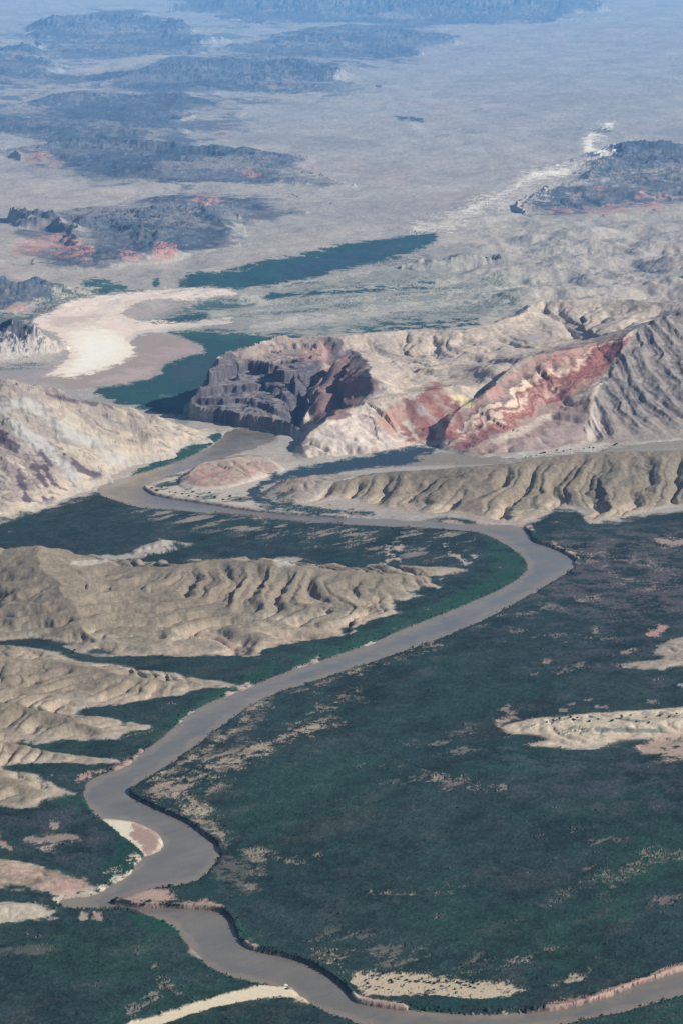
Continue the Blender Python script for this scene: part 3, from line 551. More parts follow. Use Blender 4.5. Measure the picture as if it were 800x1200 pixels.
sand([(20,984),(60,978),(90,978),(97,986),(60,986)], (.34,.27,.22), 2, 1.5, .8); sand([(40,984),(66,988),(62,998),(55,1000)], (.42,.36,.29), 2, 2.5, .85, brk=bk); sand([(0,976),(5,985),(16,996),(0,992)], (.42,.30,.26), 2, 2, .8); sand([(62,964),(70,966),(66,972)], (.36,.29,.25), 1.5, 2, .8)
sand([(93,1071),(100,1069),(103,1076),(96,1078)], (.40,.33,.26), 1.2, 1.8, .9); sand([(110,1074),(122,1076),(120,1081)], (.38,.28,.24), 1.2, 1.8, .9); sand([(-130,1114),(0,1110),(20,1110),(80,1113),(40,1117),(-130,1122)], (.13,.12,.11), 3, 2, .6)
sand([(176,1133),(186,1127),(182,1138),(188,1150),(205,1160),(216,1166),(200,1168),(190,1160)], (.30,.25,.20), 1.5, 2, .85, brk=bk); sline([(190,1162),(172,1172),(155,1186)], 2.2, (.26,.22,.18), 1.5, 2.5, .8, brk=bk); sline([(222,1108),(232,1120)], 2, (.32,.27,.2), 1.2, 2, .8)
# sand road and the bar where the trucks stand
BAR = [(140,1204),(190,1190),(240,1172),(262,1166),(300,1156),(308,1152),(312,1149),(341,1152),(353,1162),(366,1173),(352,1172),(342,1168),(318,1170),(290,1172),(255,1180),(215,1192),(170,1210),(120,1230),(100,1230)]
sand(BAR, (.72,.62,.45), 1.0, .7); sd_bar = poly(BAR, U, V, 25)+wob*.7
area([(341,1153),(353,1162),(366,1173),(352,1172),(346,1166)], (.56,.44,.31), 1.5, 2, .9)
veg([(300,1150),(309,1148),(311,1153),(304,1156)], (.014,.045,.042), 1, 1)
# bank flat with scattered shrubs, bottom middle
SPLAT = [(411,1148),(424,1142),(480,1142),(540,1146),(565,1152),(625,1160),(600,1166),(560,1168),(500,1166),(440,1166),(418,1164)]
sand(SPLAT, (.52,.43,.31), 1.2, 1.6, 1, brk=ss(-1.9, -.9, n_fine+.3*n_sm)); sd_splat = poly(SPLAT, U, V, 25)+wob*.7
sline([(418,1172),(440,1176),(476,1181)], 2.5, (.42,.30,.24), 1, 1); sline([(412,1166),(417,1172)], 3, (.60,.50,.38), 1, 1)
sline([(560,1155),(625,1158),(680,1148)], 1.5, (.40,.32,.25), 1.2, 2, .8, brk=bk); sline([(668,1150),(680,1144),(690,1138)], 2, (.42,.34,.26), 1.5, 2, .8, brk=bk); sline([(370,1118),(390,1122),(400,1130)], 3, (.42,.35,.27), 2, 2.5, .7, brk=bk)
# mid-river bar
MBAR = [(117,957),(128,956),(150,959),(166,964),(186,973),(195,989),(187,997),(172,1003),(168,999),(150,984),(134,972)]
Z = np.where(poly(MBAR, U, V, 20) > -4, np.maximum(Z, (-4+2.9*ss(-3, 4, poly(MBAR, U, V, 20)+wob*.4))), Z).astype(f32)
area(MBAR, (.72,.65,.50), 1, .6); sd_mbar = poly(MBAR, U, V, 25)+wob*.4; unveg(ss(-1, 1, sd_mbar))
area([(158,964),(186,973),(190,990),(172,1001),(162,990),(152,978)], (.34,.225,.185), 2, 1.6, .9); area([(184,988),(195,988),(186,998)], (.56,.44,.34), 1.5, 1)
# tan swells of the right bank
mr = np.where(np.isin(HID, (40, 41, 42)), ss(.0, .3, HM), 0); c3 = np.zeros_like(COL); c3[:] = rgb(.56, .48, .36)
c3 = mixc(c3, (np.isin(HID, (41, 42)))*.9, (.38,.31,.25)); c3 = mixc(c3, ss(45, 12, DOUT+12*n_sm)*.6*(HID == 40), (.58,.44,.34))
c3 *= (1+.10*n_fine+.04*n_sm)[..., None]; put(mr, c3); unveg(mr)
area([(745,872),(800,862),(860,862),(860,888),(790,890),(755,885)], (.50,.36,.29), 4, 3, .8, brk=ss(-.6, .4, n_sm+.5)); unveg(ss(-1, 3, poly([(745,872),(800,862),(860,862),(860,888),(790,890),(755,885)], U, V, 25)+wob)*.8)
VEG = np.maximum(VEG, specks([(600,850),(650,838),(690,842),(660,855),(700,860),(800,850),(960,845),(960,865),(760,870),(640,862)], (.06,.085,.07), 1.0, 1.4)*(U < 760))
stroke([(705,838),(725,843),(760,846)], .9, (.20,.20,.18), .7, 1, .8, proj=True); stroke([(700,854),(760,856),(800,860),(960,864)], 1.1, (.16,.19,.17), .8, 1.5, .8, proj=True)
mk8 = np.where(HID == 8, ss(.0, .5, HM), 0); put(mk8, mixc(np.ones_like(COL)*rgb(.42,.38,.32), ss(638, 642, PV), (.55,.48,.39))); unveg(mk8)
# pale aprons behind the left hills
for pts in ([(78,660),(110,652),(172,650),(165,655),(120,660),(92,664)], [(318,655),(345,652),(360,655),(345,662),(325,664)]): area(pts, (.42,.38,.33), 1.2, 1.2, .9, proj=True)
stroke([(122,659),(150,657),(168,653)], .9, (.30,.19,.18), .7, .7, .8, proj=True)
# --- striped mountain
mm_ = np.where(HID == 10, ss(0, .25, HM), 0)
cm = np.zeros_like(COL); cm[:] = rgb(.36, .305, .25)
cm = mixc(cm, ss(.2, 1.4, n_mid+.5*n_sm)*.6, (.42,.355,.29)); cm = mixc(cm, ss(.3, 1.4, -n_mid+.5*n_sm)*.6, (.27,.225,.195))
cm *= (1+.10*n_fine+.08*n_sm)[..., None]
put(mm_, cm)
def parea(pts, c, soft=2, amp=2, k=1.0, brk=None, it=1):
    return area(pts, c, soft, amp, k*1.0, it, True, mm_ if brk is None else mm_*brk)
def pline(pts, w, c, soft=1.2, amp=2, k=.9, brk=None):
    return stroke(pts, w, c, soft, amp, k, True, mm_ if brk is None else mm_*brk)
wr = 9*n_mid+5*n_sm
# grey mountain on the right
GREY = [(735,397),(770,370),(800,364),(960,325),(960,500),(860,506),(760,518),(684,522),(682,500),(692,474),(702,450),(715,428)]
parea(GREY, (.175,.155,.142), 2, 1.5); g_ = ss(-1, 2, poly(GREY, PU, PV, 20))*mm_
rib = (PU*.85-PV*.53)+wr*.6
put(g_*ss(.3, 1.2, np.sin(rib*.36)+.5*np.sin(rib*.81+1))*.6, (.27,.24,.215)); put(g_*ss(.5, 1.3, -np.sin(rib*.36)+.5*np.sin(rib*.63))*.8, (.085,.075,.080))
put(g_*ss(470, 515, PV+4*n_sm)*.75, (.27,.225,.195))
parea([(690,478),(698,470),(708,490),(700,515),(686,521)], (.40,.34,.30), 2, 1.5, .8)
# mauve lower slope
parea([(500,531),(540,528),(590,516),(640,494),(690,462),(700,452),(692,474),(682,502),(682,524),(620,532),(560,540),(520,538)], (.23,.165,.145), 3, 2)
parea([(575,525),(640,505),(682,480),(682,520),(620,531)], (.30,.245,.225), 4, 3, .6)
strk = np.sin((PU*.95+PV*.32)*.62+3.6*n_sm)             # short cross streaks over the red beds
TOPL = [(500,529),(512,510),(530,490),(548,476),(566,462),(590,440),(612,425),(640,413),(668,404),(700,397),(736,392)]
BOTL = [(512,534),(560,524),(592,510),(624,494),(660,474),(690,456),(708,437),(726,414),(738,396)]
RB = TOPL + BOTL[::-1]
rb_d = poly(RB, PU, PV, 20, 1)+wobs*1.5
rb = ss(-1.2, 1.2, rb_d)*mm_
jx = np.nonzero(rb > .001)
bu, bv = PU[jx], PV[jx]
dt_ = seg_dist(smooth_line(TOPL), bu, bv, False); db_ = seg_dist(smooth_line(BOTL), bu, bv, False)
nn = dt_/(dt_+db_+1e-3)
aa = bu*.862-bv*.506
sm1 = smp(NA, X[jx], Y[jx], 700, .3, (.4, .6)); sm2 = n_sm[jx]
nn = nn + .07*sm1 + .03*sm2 + .026*np.sin(aa*.16+1.2*sm1)*ss(.05, .3, nn)*ss(1.0, .6, nn) + .025*np.sin(aa*.45+bu*.1)
KEY = [0, .10, .14, .20, .24, .27, .38, .41, .46, .49, .58, .61, .70, .72, .75, .78, .90, .95, 1.0]
_c = (.52,.42,.335); _r = (.235,.098,.085); _d = (.145,.062,.060); _p = (.37,.225,.185); _m = (.235,.185,.165); _y = (.50,.41,.28)
LOWP = [_p, _p, _m, _m, _d, _c, _c, _y, _r, _d, _c, _c, _r, _r, _p, _r, _d, _m, _m]
HIGP = [_m, _p, _p, _m, _p, _r, _c, _p, _r, _d, _r, _r, _d, _p, _r, _d, _r, _p, _m]
lo_ = np.stack([np.interp(nn, KEY, [c[k] for c in LOWP]) for k in range(3)], -1)
hi_ = np.stack([np.interp(nn, KEY, [c[k] for c in HIGP]) for k in range(3)], -1)
mixu = ss(612, 652, bu+12*sm1)[:, None]
bc_ = lo_*(1-mixu)+hi_*mixu
sk = (ss(.35, 1.0, strk[jx]+.4*sm2)*ss(.42, .6, nn)*.45)[:, None]
bc_ = bc_*(1-sk)+np.array((.36,.19,.145))*sk
sk = (ss(.5, 1.1, -strk[jx]+.5*sm2)*ss(.3, .6, nn)*.4)[:, None]
bc_ = bc_*(1-sk)+np.array((.18,.07,.065))*sk
m_ = rb[jx][:, None]
COL[jx] = COL[jx]*(1-m_)+bc_.astype(f32)*m_
parea([(520,465),(538,461),(558,470),(558,480),(546,483),(536,473)], (.60,.49,.30), 1.2, 1.5, .95); pline([(544,484),(552,478),(562,466),(566,456)], 1.6, (.13,.10,.12), 1, 1.5, .85)
pline([(582,462),(590,470),(588,480)], 1.3, (.16,.11,.12), 1, 1.5, .8)
# red flatirons on the lower left flank
parea([(482,512),(478,486),(488,466),(505,452),(520,456),(536,476),(544,486),(528,510),(505,520)], (.27,.14,.115), 3, 3, .9)
fl_ = np.sin((PU*.8-PV*.6)*.33+wr*.12)
parea([(455,500),(475,470),(505,450),(535,470),(545,488),(520,514),(490,520),(460,515)], (.225,.098,.085), 2.5, 3, .95, brk=ss(-.1, .6, fl_+.4*n_sm)); parea([(490,500),(495,470),(510,458),(525,470),(535,490),(515,512)], (.34,.315,.295), 2, 3, .7, brk=ss(.2, .9, -fl_+.3*n_sm))
pline([(480,512),(484,494),(480,478),(474,468)], 2.5, (.16,.09,.09), 1.2, 2, .75); parea([(430,505),(445,480),(470,470),(478,500),(455,520)], (.30,.17,.135), 4, 3, .75)
parea([(362,538),(366,515),(395,490),(420,480),(440,490),(460,515),(480,523),(430,531)], (.50,.43,.375), 3, 3, .85); pline([(395,500),(402,515),(408,530)], 1.4, (.28,.23,.22), 1.2, 2, .7); pline([(428,488),(436,505),(440,526)], 1.4, (.30,.20,.18), 1.2, 2, .7)
parea([(462,524),(500,517),(520,520),(505,526),(470,528)], (.52,.36,.29), 2, 2, .8)
# red-brown dome and the dark cliff
parea([(372,436),(385,425),(402,415),(412,408),(425,425),(440,448),(436,462),(415,478),(390,488),(366,500),(360,480),(366,455)], (.19,.125,.115), 2, 2.5); parea([(395,440),(415,430),(425,455),(405,475),(392,470)], (.22,.115,.10), 4, 3, .7)
parea([(402,413),(414,408),(428,424),(444,452),(452,465),(440,468),(430,448),(416,424)], (.14,.12,.135), 1.5, 3, .85, brk=ss(-.8, .2, n_sm+.5*n_fine))
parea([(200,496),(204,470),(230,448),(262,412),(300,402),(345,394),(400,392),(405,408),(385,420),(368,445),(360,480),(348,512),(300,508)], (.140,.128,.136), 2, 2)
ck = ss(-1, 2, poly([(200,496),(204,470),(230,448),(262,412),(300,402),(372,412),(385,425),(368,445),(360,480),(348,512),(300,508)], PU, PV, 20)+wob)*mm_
band = Z + 6*n_mid + 4*n_sm
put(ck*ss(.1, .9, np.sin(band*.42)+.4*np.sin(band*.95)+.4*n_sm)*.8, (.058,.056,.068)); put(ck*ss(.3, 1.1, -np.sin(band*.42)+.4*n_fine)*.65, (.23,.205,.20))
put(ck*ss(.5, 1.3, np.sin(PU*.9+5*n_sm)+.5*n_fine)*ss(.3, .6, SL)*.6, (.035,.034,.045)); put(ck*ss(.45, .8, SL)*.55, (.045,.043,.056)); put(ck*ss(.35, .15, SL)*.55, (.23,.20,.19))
parea([(270,418),(290,404),(330,396),(372,392),(402,396),(385,410),(345,418),(310,424)], (.30,.235,.20), 3, 3, .75); parea([(345,420),(370,405),(395,400),(380,420),(355,430)], (.30,.18,.165), 3, 3, .6)
parea([(352,540),(345,520),(352,506),(360,520),(362,540)], (.07,.065,.085), 2, 2, .8); pline([(204,492),(240,499),(300,505),(340,510)], 1.6, (.42,.35,.31), 1, 1.5, .7, brk=ss(-.6, .3, n_fine))  # dark patch paints the shade on the cape's face into the rock colour
# darker dissected patches on the back hills
for p_, w_ in (([(420,430),(450,425),(480,440)], 5), ([(520,420),(560,425),(580,440)], 6), ([(600,390),(620,400),(640,390)], 4), ([(480,400),(500,405),(515,415)], 4), ([(660,370),(690,375),(700,385)], 4), ([(540,405),(556,412),(575,420)], 3)): pline(p_, w_, (.28,.245,.235), 4, 4, .5, brk=ss(-.3, .7, n_sm))
pline([(650,372),(640,384),(620,392),(600,405)], 4, (.30,.27,.255), 3, 3, .5); pline([(610,352),(640,350),(700,346),(800,350)], 5, (.48,.42,.375), 4, 3, .5)
COL *= (1+.32*mm_+.02*mb+.06*m1)[..., None]
# cut banks and the river edge
wall_ = ss(-1.2, 0, Z)*0
edge = ss(3.2, .6, np.abs(sd_riv+.8))*(1-cutw)
put(edge*.55*(V > 480), (.34,.27,.22))
face = cutw*ss(4.2, 2.2, np.abs(-sd_riv-.8))*(Z < 1.2)
put(ss(.2, .6, cutw)*ss(1.6, .6, Z)*ss(-5, -3, Z)*(sd_riv < .8)*.95, mixc(np.ones_like(COL)*rgb(.10,.075,.075), ss(.2, 1.1, n_fine+.5*n_sm), (.36,.26,.22)))  # dark mix puts the shade of the steep banks into the soil colour
VEG = VEG*(1-ss(.2, .6, cutw)*ss(1.4, .4, Z)*(sd_riv < 1.0))
VEG = np.where(sd_riv > -1.5, 0, VEG)
put(ss(-1.5, .5, sd_riv)*(Z < -1), (.20,.16,.14))
COL = np.clip(COL, .008, .95).astype(f32)
# foliage stands above the soil: lift the canopy with uneven clumps
can = ss(.35, .8, VEG)*ss(-3, -8, sd_riv*1.0)
Z = (Z + can*(1.4 + .35*n_fine + .5*n_sm)*ss(5200*2.2, 3000, Y)).astype(f32)
# ------------------------------------------------------------------ materials
def new_mat(name):
    m = bpy.data.materials.new(name); m.use_nodes = True
    nt = m.node_tree
    return m, nt, nt.nodes['Principled BSDF']
def ground_mat(name, grain, gscale, bump, bscale, rough=.95):
    m, nt, bs = new_mat(name)
    at_ = nt.nodes.new('ShaderNodeAttribute'); at_.attribute_name = 'soil'
    tc = nt.nodes.new('ShaderNodeNewGeometry')
    n1 = nt.nodes.new('ShaderNodeTexNoise'); n1.inputs['Scale'].default_value = gscale; n1.inputs['Detail'].default_value = 5; n1.inputs['Roughness'].default_value = .7
    nt.links.new(tc.outputs['Position'], n1.inputs['Vector'])
    mr_ = nt.nodes.new('ShaderNodeMapRange'); mr_.inputs[1].default_value = .28; mr_.inputs[2].default_value = .72; mr_.inputs[3].default_value = 1-grain; mr_.inputs[4].default_value = 1+grain
    nt.links.new(n1.outputs['Fac'], mr_.inputs[0])
    vm = nt.nodes.new('ShaderNodeVectorMath'); vm.operation = 'SCALE'
    nt.links.new(at_.outputs['Color'], vm.inputs[0]); nt.links.new(mr_.outputs[0], vm.inputs['Scale'])
    nt.links.new(vm.outputs[0], bs.inputs['Base Color'])
    n2 = nt.nodes.new('ShaderNodeTexNoise'); n2.inputs['Scale'].default_value = bscale; n2.inputs['Detail'].default_value = 6; n2.inputs['Roughness'].default_value = .65
    nt.links.new(tc.outputs['Position'], n2.inputs['Vector'])
    bp = nt.nodes.new('ShaderNodeBump'); bp.inputs['Strength'].default_value = 1.0; bp.inputs['Distance'].default_value = bump
    nt.links.new(n2.outputs['Fac'], bp.inputs['Height']); nt.links.new(bp.outputs[0], bs.inputs['Normal'])
    bs.inputs['Roughness'].default_value = rough; bs.inputs['Specular IOR Level'].default_value = .15
    return m
M_soil = ground_mat('desert_soil', .20, .10, .9, .10)
M_rock = ground_mat('bare_rock', .16, .05, 1.6, .04)
M_mesa = ground_mat('volcanic_rock', .25, .012, 9.0, .012)
M_sand = ground_mat('river_sand', .10, .15, .4, .2)
M_veg = ground_mat('thicket_floor', .30, .16, 1.0, .14)
def simple(name, col, rough=.6, metal=0.0, spec=.3, var=.12, vs=3.0):
    m, nt, bs = new_mat(name)
    n1 = nt.nodes.new('ShaderNodeTexNoise'); n1.inputs['Scale'].default_value = vs
    tc = nt.nodes.new('ShaderNodeTexCoord'); nt.links.new(tc.outputs['Object'], n1.inputs['Vector'])
    cr = nt.nodes.new('ShaderNodeValToRGB')
    cr.color_ramp.elements[0].color = tuple(c*(1-var) for c in col)+(1,); cr.color_ramp.elements[1].color = tuple(min(1, c*(1+var)) for c in col)+(1,)
    cr.color_ramp.elements[0].position = .35; cr.color_ramp.elements[1].position = .65
    nt.links.new(n1.outputs['Fac'], cr.inputs[0]); nt.links.new(cr.outputs[0], bs.inputs['Base Color'])
    bs.inputs['Roughness'].default_value = rough; bs.inputs['Metallic'].default_value = metal; bs.inputs['Specular IOR Level'].default_value = spec
    return m
def water_mat():
    m, nt, bs = new_mat('silty_water')
    tc = nt.nodes.new('ShaderNodeNewGeometry')
    at_ = nt.nodes.new('ShaderNodeAttribute'); at_.attribute_name = 'soil'
    n1 = nt.nodes.new('ShaderNodeTexNoise'); n1.inputs['Scale'].default_value = .012; n1.inputs['Detail'].default_value = 6
    nt.links.new(tc.outputs['Position'], n1.inputs['Vector'])
    mr_ = nt.nodes.new('ShaderNodeMapRange'); mr_.inputs[1].default_value = .3; mr_.inputs[2].default_value = .7; mr_.inputs[3].default_value = .90; mr_.inputs[4].default_value = 1.10
    nt.links.new(n1.outputs['Fac'], mr_.inputs[0])
    vm = nt.nodes.new('ShaderNodeVectorMath'); vm.operation = 'SCALE'
    nt.links.new(at_.outputs['Color'], vm.inputs[0]); nt.links.new(mr_.outputs[0], vm.inputs['Scale']); nt.links.new(vm.outputs[0], bs.inputs['Base Color'])
    rr = nt.nodes.new('ShaderNodeMapRange'); rr.inputs[1].default_value = .35; rr.inputs[2].default_value = .65; rr.inputs[3].default_value = .07; rr.inputs[4].default_value = .32
    nt.links.new(n1.outputs['Fac'], rr.inputs[0]); nt.links.new(rr.outputs[0], bs.inputs['Roughness'])
    n2 = nt.nodes.new('ShaderNodeTexNoise'); n2.inputs['Scale'].default_value = .35; n2.inputs['Detail'].default_value = 4
    nt.links.new(tc.outputs['Position'], n2.inputs['Vector'])
    bp = nt.nodes.new('ShaderNodeBump'); bp.inputs['Strength'].default_value = .5; bp.inputs['Distance'].default_value = .5
    nt.links.new(n2.outputs['Fac'], bp.inputs['Height']); nt.links.new(bp.outputs[0], bs.inputs['Normal'])
    bs.inputs['Specular IOR Level'].default_value = .5; bs.inputs['IOR'].default_value = 1.33
    return m
M_water = water_mat()
# ------------------------------------------------------------------ split the sheet into its objects
root = bpy.context.scene.collection
def tag(o, label=None, cat=None, group=None, kind=None):
    if label: o['label'] = label
    if cat: o['category'] = cat
    if group: o['group'] = group
    if kind: o['kind'] = kind
    return o
def make_mesh(name, verts, faces, mats, fmat=None, colors=None, smooth=True):
    me = bpy.data.meshes.new(name)
    nv = len(verts); k = faces.shape[1]; nf = len(faces)
    me.vertices.add(nv); me.vertices.foreach_set('co', np.ascontiguousarray(verts, f32).ravel())
    me.loops.add(nf*k); me.loops.foreach_set('vertex_index', np.ascontiguousarray(faces, np.int32).ravel())
    me.polygons.add(nf); me.polygons.foreach_set('loop_start', np.arange(0, nf*k, k, dtype=np.int32))
    me.polygons.foreach_set('use_smooth', np.full(nf, smooth, bool))
    for m in mats: me.materials.append(m)
    if fmat is not None: me.polygons.foreach_set('material_index', fmat.astype(np.int32))
    if colors is not None:
        a = me.attributes.new('soil', 'FLOAT_COLOR', 'POINT')
        a.data.foreach_set('color', np.concatenate([colors, np.ones((nv, 1), f32)], 1).astype(f32).ravel())
    me.update()
    o = bpy.data.objects.new(name, me); root.objects.link(o)
    return o
P3 = np.stack([X, Y, Z], -1).astype(f32).reshape(-1, 3)
C3 = COL.reshape(-1, 3)
I = np.arange(NR*NCOL, dtype=np.int32).reshape(NR, NCOL)
Q = np.stack([I[:-1, :-1], I[:-1, 1:], I[1:, 1:], I[1:, :-1]], -1).reshape(-1, 4)
def cell(a): return a[:-1, :-1]
CID = np.zeros((NR-1, NCOL-1), np.int16)              # 0 desert ground
hidc = np.where(cell(HM) > .12, cell(HID), 0)
vegc = (cell(VEG) > .5) & (hidc == 0)
riverside = cell(sd_riv) > -1e9
# thickets, by the side of the river they stand on
LEFT_SIDE = poly([(-4300,1058),(100,1061),(122,1056),(160,1040),(240,1005),(200,960),(150,928),(220,860),(330,795),(480,750),(600,700),(650,655),(600,625),(480,613),(250,595),(140,580),(60,600),(-4300,600)], U, V, 5, 0) > 0
PEN = poly([(160,560),(257,527),(330,500),(560,500),(560,608),(400,608),(250,594),(166,575)], U, V, 5, 0) > 0
SOUTH = poly([(-4300,1062),(100,1062),(180,1072),(230,1110),(300,1148),(370,1172),(420,1192),(520,1210),(640,1196),(800,1160),(960,1108),(5000,900),(5000,1400),(-4300,1400)], U, V, 5, 0) > 0
FARV = V < 495
CID[vegc] = 101
CID[vegc & cell(LEFT_SIDE)] = 102
CID[vegc & cell(PEN)] = 103
CID[vegc & cell(SOUTH)] = 104
CID[vegc & cell(FARV)] = 105
CID[vegc & cell(FARV) & (cell(V) < 344)] = 106
CID[vegc & (cell(V) < 384) & (cell(U) < 150)] = 107
CID[vegc & (cell(V) > 495) & (cell(V) < 560) & (cell(U) < 265) & ~cell(PEN)] = 108
CID[(hidc > 0)] = hidc[hidc > 0]
CID[(cell(sd_delta) > 0) & (hidc == 0) & ~vegc] = 110
CID[(cell(sd_mud) > 0) & (cell(sd_delta) <= 0) & (hidc == 0) & ~vegc] = 111
CID[cell(sd_bar) > 0] = 112
CID[(cell(sd_splat) > 0) & ~vegc] = 113
CID[cell(sd_mbar) > 0] = 114
NAMES = {
 0: ('ground', 'tan and grey desert plain with braided pale washes behind everything', 'desert plain', 'structure', M_soil),
 1: ('hill', 'pale tilted slab ridge on the left bank above the upper river', 'hill', 'structure', M_rock),
 2: ('hill', 'broad gullied tan hills left of the middle river, above the dark wedge', 'hill', 'structure', M_soil),
 3: ('hill', 'lower tan hill fingers at the left edge separated by dark green wedges', 'hill', 'structure', M_soil),
 4: ('hill', 'small reddish tan tongue of land above the side channel, lower left', 'hill', 'structure', M_soil),
 5: ('hill', 'pale speckled rise at the left edge just below the side channel', 'hill', 'structure', M_soil),
 6: ('hill', 'grey gullied badland hills below the striped mountain', 'hill', 'structure', M_soil),
 7: ('hill', 'pinkish knoll on the peninsula inside the upper river bend', 'hill', 'structure', M_soil),
 8: ('hill', 'tiny pale knoll standing alone in the dark left flat', 'hill', 'structure', M_soil),
 9: ('hill', 'low brown swell between the peninsula knoll and the grey hills', 'hill', 'structure', M_soil),
 10: ('mountain', 'mountain with red and cream stripes, a dark stepped cliff and grey summit', 'mountain', 'structure', M_rock),
 40: ('hill', 'large cream coloured sandy swell in the right flood plain', 'hill', 'structure', M_sand),
 41: ('hill', 'brown tan spur at the right edge above the cream swell', 'hill', 'structure', M_soil),
 42: ('hill', 'small tan tip at the right edge between spur and cream swell', 'hill', 'structure', M_soil),
 101: ('thicket', 'vast dark blue green thicket covering the right flood plain', 'thicket', 'stuff', M_veg),
 102: ('thicket', 'dark thicket between the left hills and the river', 'thicket', 'stuff', M_veg),
 103: ('thicket', 'dark brush in the channel beside the peninsula knoll', 'thicket', 'stuff', M_veg),
 104: ('thicket', 'dark green thicket below the river in the bottom corner', 'thicket', 'stuff', M_veg),
 105: ('thicket', 'green meadow and brush below the pale delta beside the dark cliff', 'thicket', 'stuff', M_veg),
 106: ('thicket', 'long blue green inlet thicket above the pale delta', 'thicket', 'stuff', M_veg),
 107: ('thicket', 'thin strip of green brush along the far left edge of the delta', 'thicket', 'stuff', M_veg),
 108: ('thicket', 'narrow green reed strip under the pale ridge along the upper river', 'thicket', 'stuff', M_veg),
 110: ('sandbar', 'big pale cream sand delta beyond the dark cliff', 'sandbar', 'structure', M_sand),
 111: ('mudflat', 'mauve brown mudflat along the lower edge of the delta', 'mudflat', 'structure', M_sand),
 112: ('path', 'bright sand track and bar where the vehicles are parked', 'sand track', 'structure', M_sand),
 113: ('sandbar', 'tan sand flat dotted with dark shrubs at the bottom bend', 'sandbar', 'structure', M_sand),
 114: ('sandbar', 'oval cream and red-brown sandbar in the river at lower left', 'sandbar', 'structure', M_sand),
}
for i, (o, r, lab) in enumerate(MESA): NAMES[20+i] = ('mesa' if i < 9 else 'hill', lab, 'mesa' if i < 9 else 'hill', 'structure', M_mesa if i < 10 else M_rock)
# bushes: low domes of leaves scattered through the thickets
def bush_cloud(n, u0, u1, v0, v1, ids, seed):
    r = np.random.default_rng(seed)
    u = r.uniform(u0, u1, n); v = r.uniform(v0, v1, n)
    ci = np.clip(np.searchsorted(uc, u), 0, NCOL-2); ri = np.clip(np.searchsorted(-vr, -v), 0, NR-2)
    keep = (VEG[ri, ci] > .45+.4*r.random(n)) & (sd_riv[ri, ci] < -1.2) & (HID[ri, ci]*(HM[ri, ci] > .12) == 0)
    return ri[keep], ci[keep]
def bush_geo(ri, ci, seed, size=1.0):
    r = np.random.default_rng(seed); n = len(ri)
    cx = X[ri, ci]+r.uniform(-2, 2, n); cy = Y[ri, ci]+r.uniform(-3, 3, n); cz = Z[ri, ci]
    s = np.exp(r.normal(.10, .40, n))*size
    near = ss(0, -9, sd_riv[ri, ci]); s = s*(1.25-.25*near)
    k = 5
    an = np.linspace(0, 2*np.pi, k, endpoint=False)[None, :]+r.uniform(0, 6, (n, 1))
    vs = np.zeros((n, 2*k+1, 3), f32)
    for ring, (rr, hh) in enumerate(((1.0, -.15), (.92, .62))):
        rad = s[:, None]*rr*r.uniform(.65, 1.3, (n, k))
        a = an + ring*.6
        vs[:, ring*k:(ring+1)*k, 0] = cx[:, None]+np.cos(a)*rad; vs[:, ring*k:(ring+1)*k, 1] = cy[:, None]+np.sin(a)*rad
        vs[:, ring*k:(ring+1)*k, 2] = cz[:, None]+s[:, None]*hh*r.uniform(.7, 1.3, (n, k))
    vs[:, 2*k, 0] = cx+r.uniform(-.3, .3, n)*s; vs[:, 2*k, 1] = cy+r.uniform(-.3, .3, n)*s; vs[:, 2*k, 2] = cz+s*r.uniform(.9, 1.4, n)
    t = []
    for j in range(k):
        j2 = (j+1) % k
        t += [(j, j2, k+j2, k+j), (k+j, k+j2, 2*k, 2*k)]
    t = np.array(t, np.int32)
    fq = t[0::2]; ft = t[1::2][:, :3]
    base = (np.arange(n)*(2*k+1))[:, None, None]
    fq = (fq[None]+base).reshape(-1, 4); ft = (ft[None]+base).reshape(-1, 3)
    tri = np.concatenate([fq[:, [0,1,2]], fq[:, [0,2,3]], ft], 0)
    col = COL[ri, ci]*np.exp(r.normal(.05, .22, (n, 1))).astype(f32)*np.array([1.05, 1.08, .96], f32)
    col = np.minimum(col, .2)
    return vs.reshape(-1, 3), tri, np.repeat(col, 2*k+1, axis=0).astype(f32)
M_leaf = ground_mat('tamarisk_leaves', .35, .8, .3, 1.5, .9)
bush = {}
ri, ci = bush_cloud(1500, -60, 860, 575, 1215, None, 5)
# more along the water's edge and at the edges of clearings
ri2, ci2 = bush_cloud(80000, -40, 840, 500, 1210, None, 6)
edge_sel = (sd_riv[ri2, ci2] > -7) | (VEG[ri2, ci2] < .9)
ri = np.concatenate([ri, ri2[edge_sel]]); ci = np.concatenate([ci, ci2[edge_sel]])
bid = CID[np.minimum(ri, NR-2), np.minimum(ci, NCOL-2)]
OBJ = {}
for cid in np.unique(CID):
    cid = int(cid)
    sel = Q[(CID == cid).ravel()]
    used, inv = np.unique(sel, return_inverse=True)
    name, lab, cat, kind, mat = NAMES[cid]
    v_, f_, c_ = P3[used], inv.reshape(-1, 4), C3[used]
    if 101 <= cid <= 108:
        tri = np.concatenate([f_[:, [0,1,2]], f_[:, [0,2,3]]], 0); mi = np.zeros(len(tri), np.int32)
        bsel = bid == cid
        if bsel.any():
            bv, bf, bc = bush_geo(ri[bsel], ci[bsel], 100+cid)
            tri = np.concatenate([tri, bf+len(v_)], 0); mi = np.concatenate([mi, np.ones(len(bf), np.int32)])
            v_ = np.concatenate([v_, bv], 0); c_ = np.concatenate([c_, bc], 0)
        o = make_mesh(name, v_, tri, [mat, M_leaf], mi, c_)
    else:
        o = make_mesh(name, v_, f_, [mat], None, c_)
    OBJ[cid] = tag(o, lab, cat, kind=kind)
